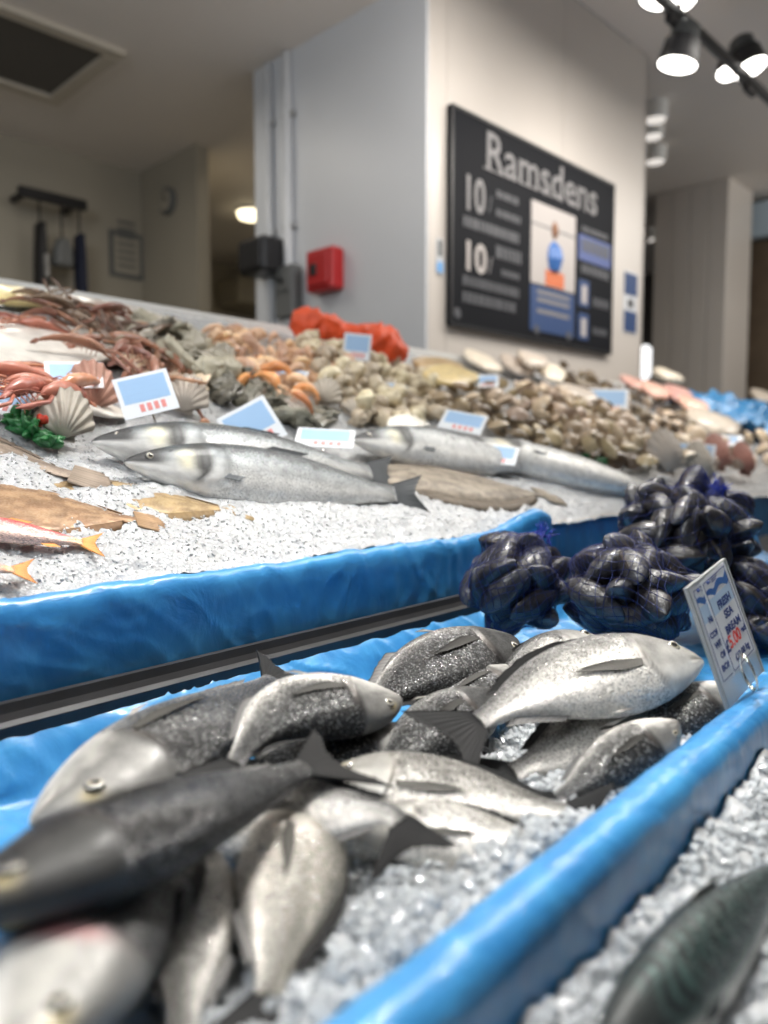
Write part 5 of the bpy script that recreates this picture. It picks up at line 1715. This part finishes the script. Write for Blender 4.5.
# oysters
scatter(mk_oys, [(130, 322), (170, 325), (215, 350), (232, 362), (225, 372), (180, 362), (130, 335)], 34, .045, 78, 'grey green oyster in the heap behind the langoustines', 'grey green oysters', (.01, .06), .7)
scatter(mk_oysd, [(185, 355), (225, 368), (290, 400), (330, 410), (320, 430), (280, 412), (200, 385)], 42, .042, 79, 'dark oyster in the row below the peach prawns', 'dark oysters', (.005, .03), .7)
scatter(mk_clamp, [(100, 345), (190, 372), (215, 392), (190, 402), (150, 385)], 24, .045, 80, 'pale clam between the langoustines and the dark oysters', 'pale clams by the langoustines', (.005, .03), .7)
# clams and dark shells to the right of the middle
scatter(mk_clam, [(430, 378), (520, 385), (600, 405), (660, 440), (650, 460), (570, 452), (470, 418), (430, 395)], 90, .042, 81, 'brown clam in the long heap under the black board', 'brown clams', (.01, .06), .9)
scatter(mk_clamd, [(470, 400), (560, 425), (650, 450), (640, 466), (560, 452), (480, 420)], 55, .042, 82, 'dark brown cockle along the lower edge of the long heap', 'dark brown cockles', (.02, .05), .9)
scatter(mk_clamd, [(562, 362), (612, 382), (650, 405), (640, 418), (590, 400), (560, 380)], 44, .045, 83, 'dark brown cockle in the heap at the back below the corner of the black board', 'dark brown cockles at the back', (.02, .08), .9)
scatter(mk_clamp, [(500, 375), (560, 388), (640, 425), (720, 450), (768, 440), (790, 460), (700, 470), (620, 430), (540, 405)], 44, .06, 84, 'pale pinkish clam in the far heap beyond the brown clams', 'pale pinkish clams', (.03, .08), .9)

scatter(mk_clam, [(520, 398), (600, 400), (668, 440), (655, 462), (590, 450)], 60, .04, 91, 'brown clam at the far end of the long heap, before the big scallops', 'brown clams before the big scallops', (.03, .09), .9)
scatter(mk_clamp, [(440, 385), (540, 380), (640, 415), (620, 440), (520, 415)], 40, .05, 92, 'pale pinkish clam lying over the brown clams', 'pale clams over the brown ones', (.05, .09), .9)
scatter(mk_clamp, [(610, 392), (690, 402), (768, 428), (768, 450), (700, 450), (640, 425)], 46, .07, 93, 'pale pinkish clam in the far heap around the beige fillets', 'pale clams around the beige fillets', (.02, .08), .9, s=(1.1, 1.5))
scatter(mk_clamd, [(560, 372), (640, 390), (700, 420), (690, 445), (620, 410)], 40, .06, 94, 'dark brown cockle between the pink fillets and the long heap', 'dark cockles by the pink fillets', (.02, .07), .9, s=(1.1, 1.5))
scatter(mk_whelk, [(400, 398), (440, 402), (470, 418), (400, 424), (345, 420)], 26, .05, 95, 'cream whelk strewn on the ice in front of the whelk heap', 'stray cream whelks', (.005, .02), 1.2)
# scallop shells
SCM, SCR = scallop_mesh(1, .078, C['scal']), scallop_mesh(2, .088, C['scalr'])
for px, py, m_, ang, tl, lab in (
        (90, 412, SCR, .3, 1.0, 'red brown scallop shell standing behind the grey one'),
        (62, 440, SCM, .15, 1.05, 'grey scallop shell nearest the green garnish'),
        (183, 412, SCM, -.1, .9, 'grey scallop shell just behind the salmon heads'),
        (322, 405, SCM, -.25, .8, 'pale scallop shell between whelks and dark oysters'),
        (300, 425, SCM, .2, .5, 'low scallop shell beside the flat price card'),
        (352, 416, SCM, -.5, .5, 'small scallop shell at the tail of the whelk heap')):
    p = bed(px, py, .012)
    o = link('scallop', m_, None, unit_bed(p, ang - .6, 0, tl, 1.0))
    tag(o, lab, 'scallop')
for px, py, m_, ang, tl, sc, lab in (
        (665, 473, SCM, -.6, .9, 1.9, 'big grey scallop shell directly behind the mussel bags'),
        (700, 480, SCM, -.5, .9, 1.7, 'big grey scallop shell beside the red brown ones'),
        (718, 470, SCR, -.5, .9, 1.6, 'red brown scallop shell behind the topmost mussel bag'),
        (745, 475, SCR, -.4, .9, 1.5, 'red brown scallop shell nearest the blue film edge')):
    p = bed(px, py, .02)
    o = link('scallop', m_, None, unit_bed(p, ang, 0, tl, sc))
    tag(o, lab, 'scallop')

# fillets
def fillets(spec, name, m, group, cat='fillet'):
    for i, (px, py, L, Wd, T, ang, off, lab) in enumerate(spec):
        me = fillet_mesh(name, i + 3, L, Wd, T, m)
        o = link(name, me, None, unit_bed(bed(px, py, off), ang))
        tag(o, lab, cat, group)


fillets([(22, 300, .26, .12, .03, .4, .01, 'yellow smoked fillet at the top corner of the display')], 'smoked_fillet', C['yellow'], None)
fillets([(440, 368, .42, .15, .035, .35, .02, 'pale fillet at the back, nearest the orange sack'), (455, 378, .40, .14, .03, .3, .06, 'yellowish fillet in front of the nearest pale one')], 'fish_fillet', C['yellow'], None)
fillets([(480, 362, .40, .16, .04, .8, .03, 'pale fillet leaning below the near corner of the black board'), (515, 366, .42, .16, .04, .7, .04, 'pale fillet second along below the black board'), (545, 372, .42, .16, .04, .7, .05, 'pale fillet third along below the black board'),
         (530, 362, .40, .14, .04, .6, .08, 'pale fillet lying on the others below the black board'), (575, 398, .45, .16, .05, .5, .05, 'pale fillet beside the white price card at the back')], 'fish_fillet', C['pale'], None)
fillets([(632, 385, .42, .16, .05, .6, .06, 'pink fillet nearest the end of the black board'), (652, 392, .42, .16, .05, .5, .07, 'pink fillet second along towards the far pillar'), (675, 396, .45, .16, .05, .5, .08, 'pink fillet third along towards the far pillar'), (690, 408, .45, .16, .05, .4, .07, 'pink fillet closest to the blue sheet')], 'fish_fillet', C['pink'], None)
fillets([(25, 345, .5, .26, .03, .2, .02, 'white fillet slab at the photo edge between the langoustines'), (120, 318, .4, .2, .025, -.3, .01, 'white fillet beside the grey green oysters'), (410, 426, .2, .07, .02, .3, .03, 'small white fillet in front of the whelks'), (60, 405, .22, .12, .03, -.2, .01, 'white fillet next to the garnish')], 'fish_fillet', C['white'], None)
fillets([(668, 378, .4, .2, .06, .3, .10, 'beige fillet heaped at the foot of the far pillar'), (712, 425, .6, .25, .06, .3, .06, 'beige fillet in front of the blue sheet'), (760, 398, .5, .2, .06, .3, .10, 'pale fillet at the far edge beyond the blue sheet')], 'fish_fillet', C['pale'], None)

# orange sack along the back
A, B, ang = bed_dir((288, 332), (402, 366), .02)
Ls = np.linalg.norm(B - A)
ns, nc = 60, 28
s = np.linspace(0, 1, ns)
r = .055 * np.sin(np.clip(s, 0.02, .98) * math.pi) ** .35 * (1 + .35 * np.sin(s * 9.0 + .5)) + .004
a = np.linspace(0, 2 * math.pi, nc, endpoint=False)
S, A2 = np.meshgrid(s, a, indexing='ij')
rr = r[:, None] * (1 + .22 * fbm(S * 14, np.cos(A2) * 2, np.sin(A2) * 2, seed=5))
V = np.stack([S * Ls, rr * np.cos(A2), .04 + rr * np.sin(A2)], -1)
o = link('mesh_sack', new_mesh('mesh_sack', V.reshape(-1, 3), [tuple(f) for f in grid_faces(ns, nc, True, flip=True)] + [tuple(range(nc)), tuple(range((ns - 1) * nc, ns * nc))[::-1]], C['sack']), None, unit_bed(A, ang))
tag(o, 'bright orange red mesh sack slumped along the back edge', 'sack')

# blue sheet at the far right
A, B, ang = bed_dir((690, 412), (800, 428), .03)
nx_, ny_ = 60, 30
X, Y_ = np.meshgrid(np.linspace(0, 2.2, nx_), np.linspace(-.35, .2, ny_), indexing='ij')
Z = .05 + .05 * fbm(X * 4, Y_ * 6, seed=2) + .02 * fbm(X * 14, Y_ * 14, seed=3)
Vt = np.stack([X, Y_, Z], -1).reshape(-1, 3)
Vb = Vt.copy(); Vb[:, 2] -= .006
G = grid_faces(nx_, ny_, flip=True)
F = [tuple(f) for f in G] + [tuple(f[::-1] + nx_ * ny_) for f in G]
o = link('plastic_sheet', new_mesh('plastic_sheet', np.concatenate([Vt, Vb]), F, M['film']), None, unit_bed(A, 0))
tag(o, 'crumpled blue plastic sheet towards the far end of the display', 'sheet')


# garnish
def garnish(pxs, label, seed, reds=1):
    r = np.random.default_rng(seed)
    p0 = bed(*pxs[0], .01)
    root = empty('garnish', Matrix.Translation(Vector(p0)), label, 'garnish', None)
    for i, q in enumerate(pxs):
        c = bed(q[0], q[1], .012) - p0
        mb = MB()
        for k in range(16):
            d = r.normal(size=3); d[2] = abs(d[2]) + .2; d /= np.linalg.norm(d)
            l_ = r.uniform(.018, .035)
            mb.tube([c, c + d * l_ * .6, c + d * l_ + np.array([0, 0, -.004])], [.003, .007, .001], 6)
        mb.build('leaf_sprig', C['green'], root, None, True)
        if i % 2 == reds % 2:
            mb = MB()
            for k in range(7):
                d = r.normal(size=3); d[2] = abs(d[2]) + .5; d /= np.linalg.norm(d)
                cc = c + np.array([.02, -.012, .012])
                mb.tube([cc, cc + d * .008, cc + d * .015], [.004, .009, .002], 7)
            mb.build('flower', C['redf'], root, None, True)
    return root


garnish([(16, 424), (26, 432), (32, 437)], 'green sprig with red flowers at the photo edge by the grey scallop', 1)
garnish([(50, 446)], 'single small green sprig on the ice below the grey scallop', 2, 1)
garnish([(585, 462), (602, 464), (618, 466), (635, 465), (652, 463)], 'row of green sprigs with red flowers behind the mussel bags', 3)
garnish([(296, 420)], 'dark green sprig beside the low scallop shell', 4, 1)


# price cards in the ice
M['card_print'] = mat('pale_blue_card_print', (.36, .55, .80), .4)
M['red_print'] = mat('faded_red_price', (.78, .30, .28), .4)
def price_card(px, py, w, h, lean, roll, label, off=.035, turn=0.):
    p = bed(px, py, off)
    vd = p - CAM; vd[2] = 0; vd /= np.linalg.norm(vd)
    n = -vd * math.cos(lean) + np.array([0, 0, 1]) * math.sin(lean)      # facing
    n = np.array(Matrix.Rotation(turn, 3, 'Z') @ Vector(n))
    x = np.cross([0, 0, 1], -n) * -1; x = np.cross(np.array([0, 0, 1.]), n); x /= np.linalg.norm(x)
    z = np.cross(n, x)
    xr = x * math.cos(roll) + z * math.sin(roll); zr = -x * math.sin(roll) + z * math.cos(roll)
    Mx = Matrix([[xr[k], -n[k], zr[k], p[k]] for k in range(3)] + [[0, 0, 0, 1]])
    root = empty('price_card', Mx, label, 'price card', 'price cards in the ice')
    MB().box(-w / 2, w / 2, -.0008, .0008, -h / 2, h / 2).build('card_sheet', M['card'], root)
    mb = MB()
    for k in range(4):
        mb.box(-w * (.36 - .03 * (k % 2)), w * (.36 - .02 * k), -.0012, -.0009, h * (.30 - .13 * k), h * (.39 - .13 * k))
    mb.box(-w * .42, w * .42, -.00105, -.00085, -h * .16, h * .42)
    mb.build('blue_print', M['card_print'], root)
    mb = MB()
    for k in range(4):
        mb.box(w * (-.18 + .13 * k), w * (-.10 + .13 * k), -.0013, -.0009, -h * .40, -h * .22)
    mb.build('red_price', M['red_print'], root)
    mb = MB().tube([(0, .0015, -h * .2), (0, .003, -h * .5), (0, .01, -h * .5 - .03)], .0016, 6)
    mb.build('holder_spike', M['chrome'], root, None, True)
    return root


price_card(74, 375, .085, .06, .75, .05, 'blue and white price card in front of the orange red langoustines', .06)
price_card(146, 394, .085, .07, .35, .28, 'white price card standing behind the salmon, before the langoustine heap', .075)
price_card(252, 427, .095, .085, .3, .52, 'square tilted price card above the middle of the long salmon')
price_card(285, 375, .10, .07, 1.0, -.35, 'flat lying price card in the middle of the peach prawns')
price_card(207, 368, .09, .06, .9, -.45, 'small price card between the grey green oysters and the prawns')
price_card(325, 438, .11, .07, 1.05, -.1, 'low flat price card beside the tail half of the salmon')
price_card(357, 347, .08, .08, .2, -.1, 'upright price card in front of the orange sack', .08)
price_card(384, 391, .09, .07, .8, -.1, 'little price card among the cream whelks')
price_card(463, 422, .11, .075, .85, -.3, 'price card on the edge of the brown clam heap, nearest the whelks', .05)
price_card(493, 454, .11, .065, .9, -.2, 'price card below the clam heap, nearest the blue film bulge', .04)
price_card(608, 401, .15, .11, .5, -.05, 'white price card below the end of the black board', .08)
price_card(690, 456, .15, .09, .35, -.1, 'white price card standing behind the topmost mussel bag', .06)
price_card(715, 440, .2, .08, 1.0, -.1, 'flat white price card in front of the beige fillet', .06)
price_card(486, 381, .08, .06, .8, 0, 'small price card on the yellowish fillet at the back', .08)
price_card(2, 398, .08, .06, .7, -.3, 'price card cut by the photo edge below the orange red langoustines')

# ================================================================== LIGHT
def area(loc, aim, sx, sy, e, col=(1, 1, 1), name='light', spread=180):
    l = bpy.data.lights.new(name, 'AREA'); l.shape = 'RECTANGLE'; l.size = sx; l.size_y = sy; l.energy = e; l.color = col; l.spread = math.radians(spread)
    o = bpy.data.objects.new(name, l); COL.objects.link(o)
    d = Vector(aim) - Vector(loc)
    o.matrix_world = Matrix.Translation(Vector(loc)) @ d.to_track_quat('-Z', 'Y').to_matrix().to_4x4()
    return o


area((1.15, .62, 3.0), (.65, .42, .9), .16, .16, 8.5, (1, .97, .92), 'stall_spot', 70)
area((.1, .8, 3.0), (.5, .45, .9), .16, .16, 3, (1, .97, .92), 'stall_spot', 70)
area((1.7, .6, 3.1), (.8, .4, .9), .16, .16, 4, (1, .97, .92), 'stall_spot', 70)
area((.9, 1.4, 3.1), (1.0, 1.3, 1.2), 1.2, .4, 8, (1, .96, .9), 'stall_spot')
area((3.0, .9, 3.1), (2.9, 1.5, 1.2), 1.4, .5, 24, (1, .96, .9), 'stall_spot')
area((4.8, .9, 3.1), (4.8, 1.4, 1.3), 2.0, .6, 36, (1, .95, .88), 'stall_spot')
for px_, py_, ex_ in ((677, 66, 5), (560, -60, 5), (480, -150, 4)):
    qq = PB(px_, py_, yb=yT)
    lp = W0 + WX * qq[0] + WY * yT; lp[2] = qq[2] - .06
    area(tuple(lp), tuple(W0 + WX * (qq[0] + .15) + np.array([0, 0, 2.2])), .14, .14, ex_, (1, .93, .85), 'wall_spot', 150)
area((-1.2, .6, 2.6), (2.83, 2.9, 2.3), 1.2, .8, 50, (.92, .96, 1), 'pillar_fill')  # added cool fill with no fitting, brightens the pillar's side face
area((1.5, -1.6, .5), (1.6, -1.2, 3), 3, 1.5, 17, (1, .96, .9), 'floor_bounce_fill')  # added upward fill standing in for light off the floor, lifts the ceilings
area((8, 0, 3.4), (8, 3, 1.5), 3, 1, 60, (1, .95, .88), 'hall_light')
pb = W0 + WX * .9 + WY * 2.7
area((pb[0], pb[1], 3.2), (pb[0], pb[1], 0), .6, .6, 22, (1, .88, .66), 'back_room_light')
pb = W0 - WX * 1.2 + WY * 1.6
area((pb[0], pb[1], 3.2), (pb[0], pb[1], 0), 1.0, .6, 16, (1, .93, .82), 'back_room_light')

w = bpy.data.worlds.new('market_daylight'); scene.world = w; w.use_nodes = True
bgn = w.node_tree.nodes['Background']
bgn.inputs['Color'].default_value = (.80, .88, 1.0, 1)
bgn.inputs['Strength'].default_value = .09

# ================================================================== CAMERA
cd = bpy.data.cameras.new('camera'); co = bpy.data.objects.new('camera', cd); COL.objects.link(co)
cd.sensor_fit = 'VERTICAL'; cd.sensor_height = 24; cd.sensor_width = 18
cd.lens = 780 / 1024 * 24
co.matrix_world = Matrix([[RT[k], UP[k], -FW[k], CAM[k]] for k in range(3)] + [[0, 0, 0, 1]])
cd.clip_start = .02; cd.clip_end = 100
cd.dof.use_dof = True; cd.dof.focus_distance = .90
cd.dof.aperture_fstop = 1.9
scene.camera = co
vs = scene.view_settings
vs.view_transform = 'Standard'; vs.look = 'None'; vs.gamma = 1; vs.use_curve_mapping = False
vs.exposure = -0.15
scene.cycles.use_denoising = True
scene.cycles.max_bounces = 8
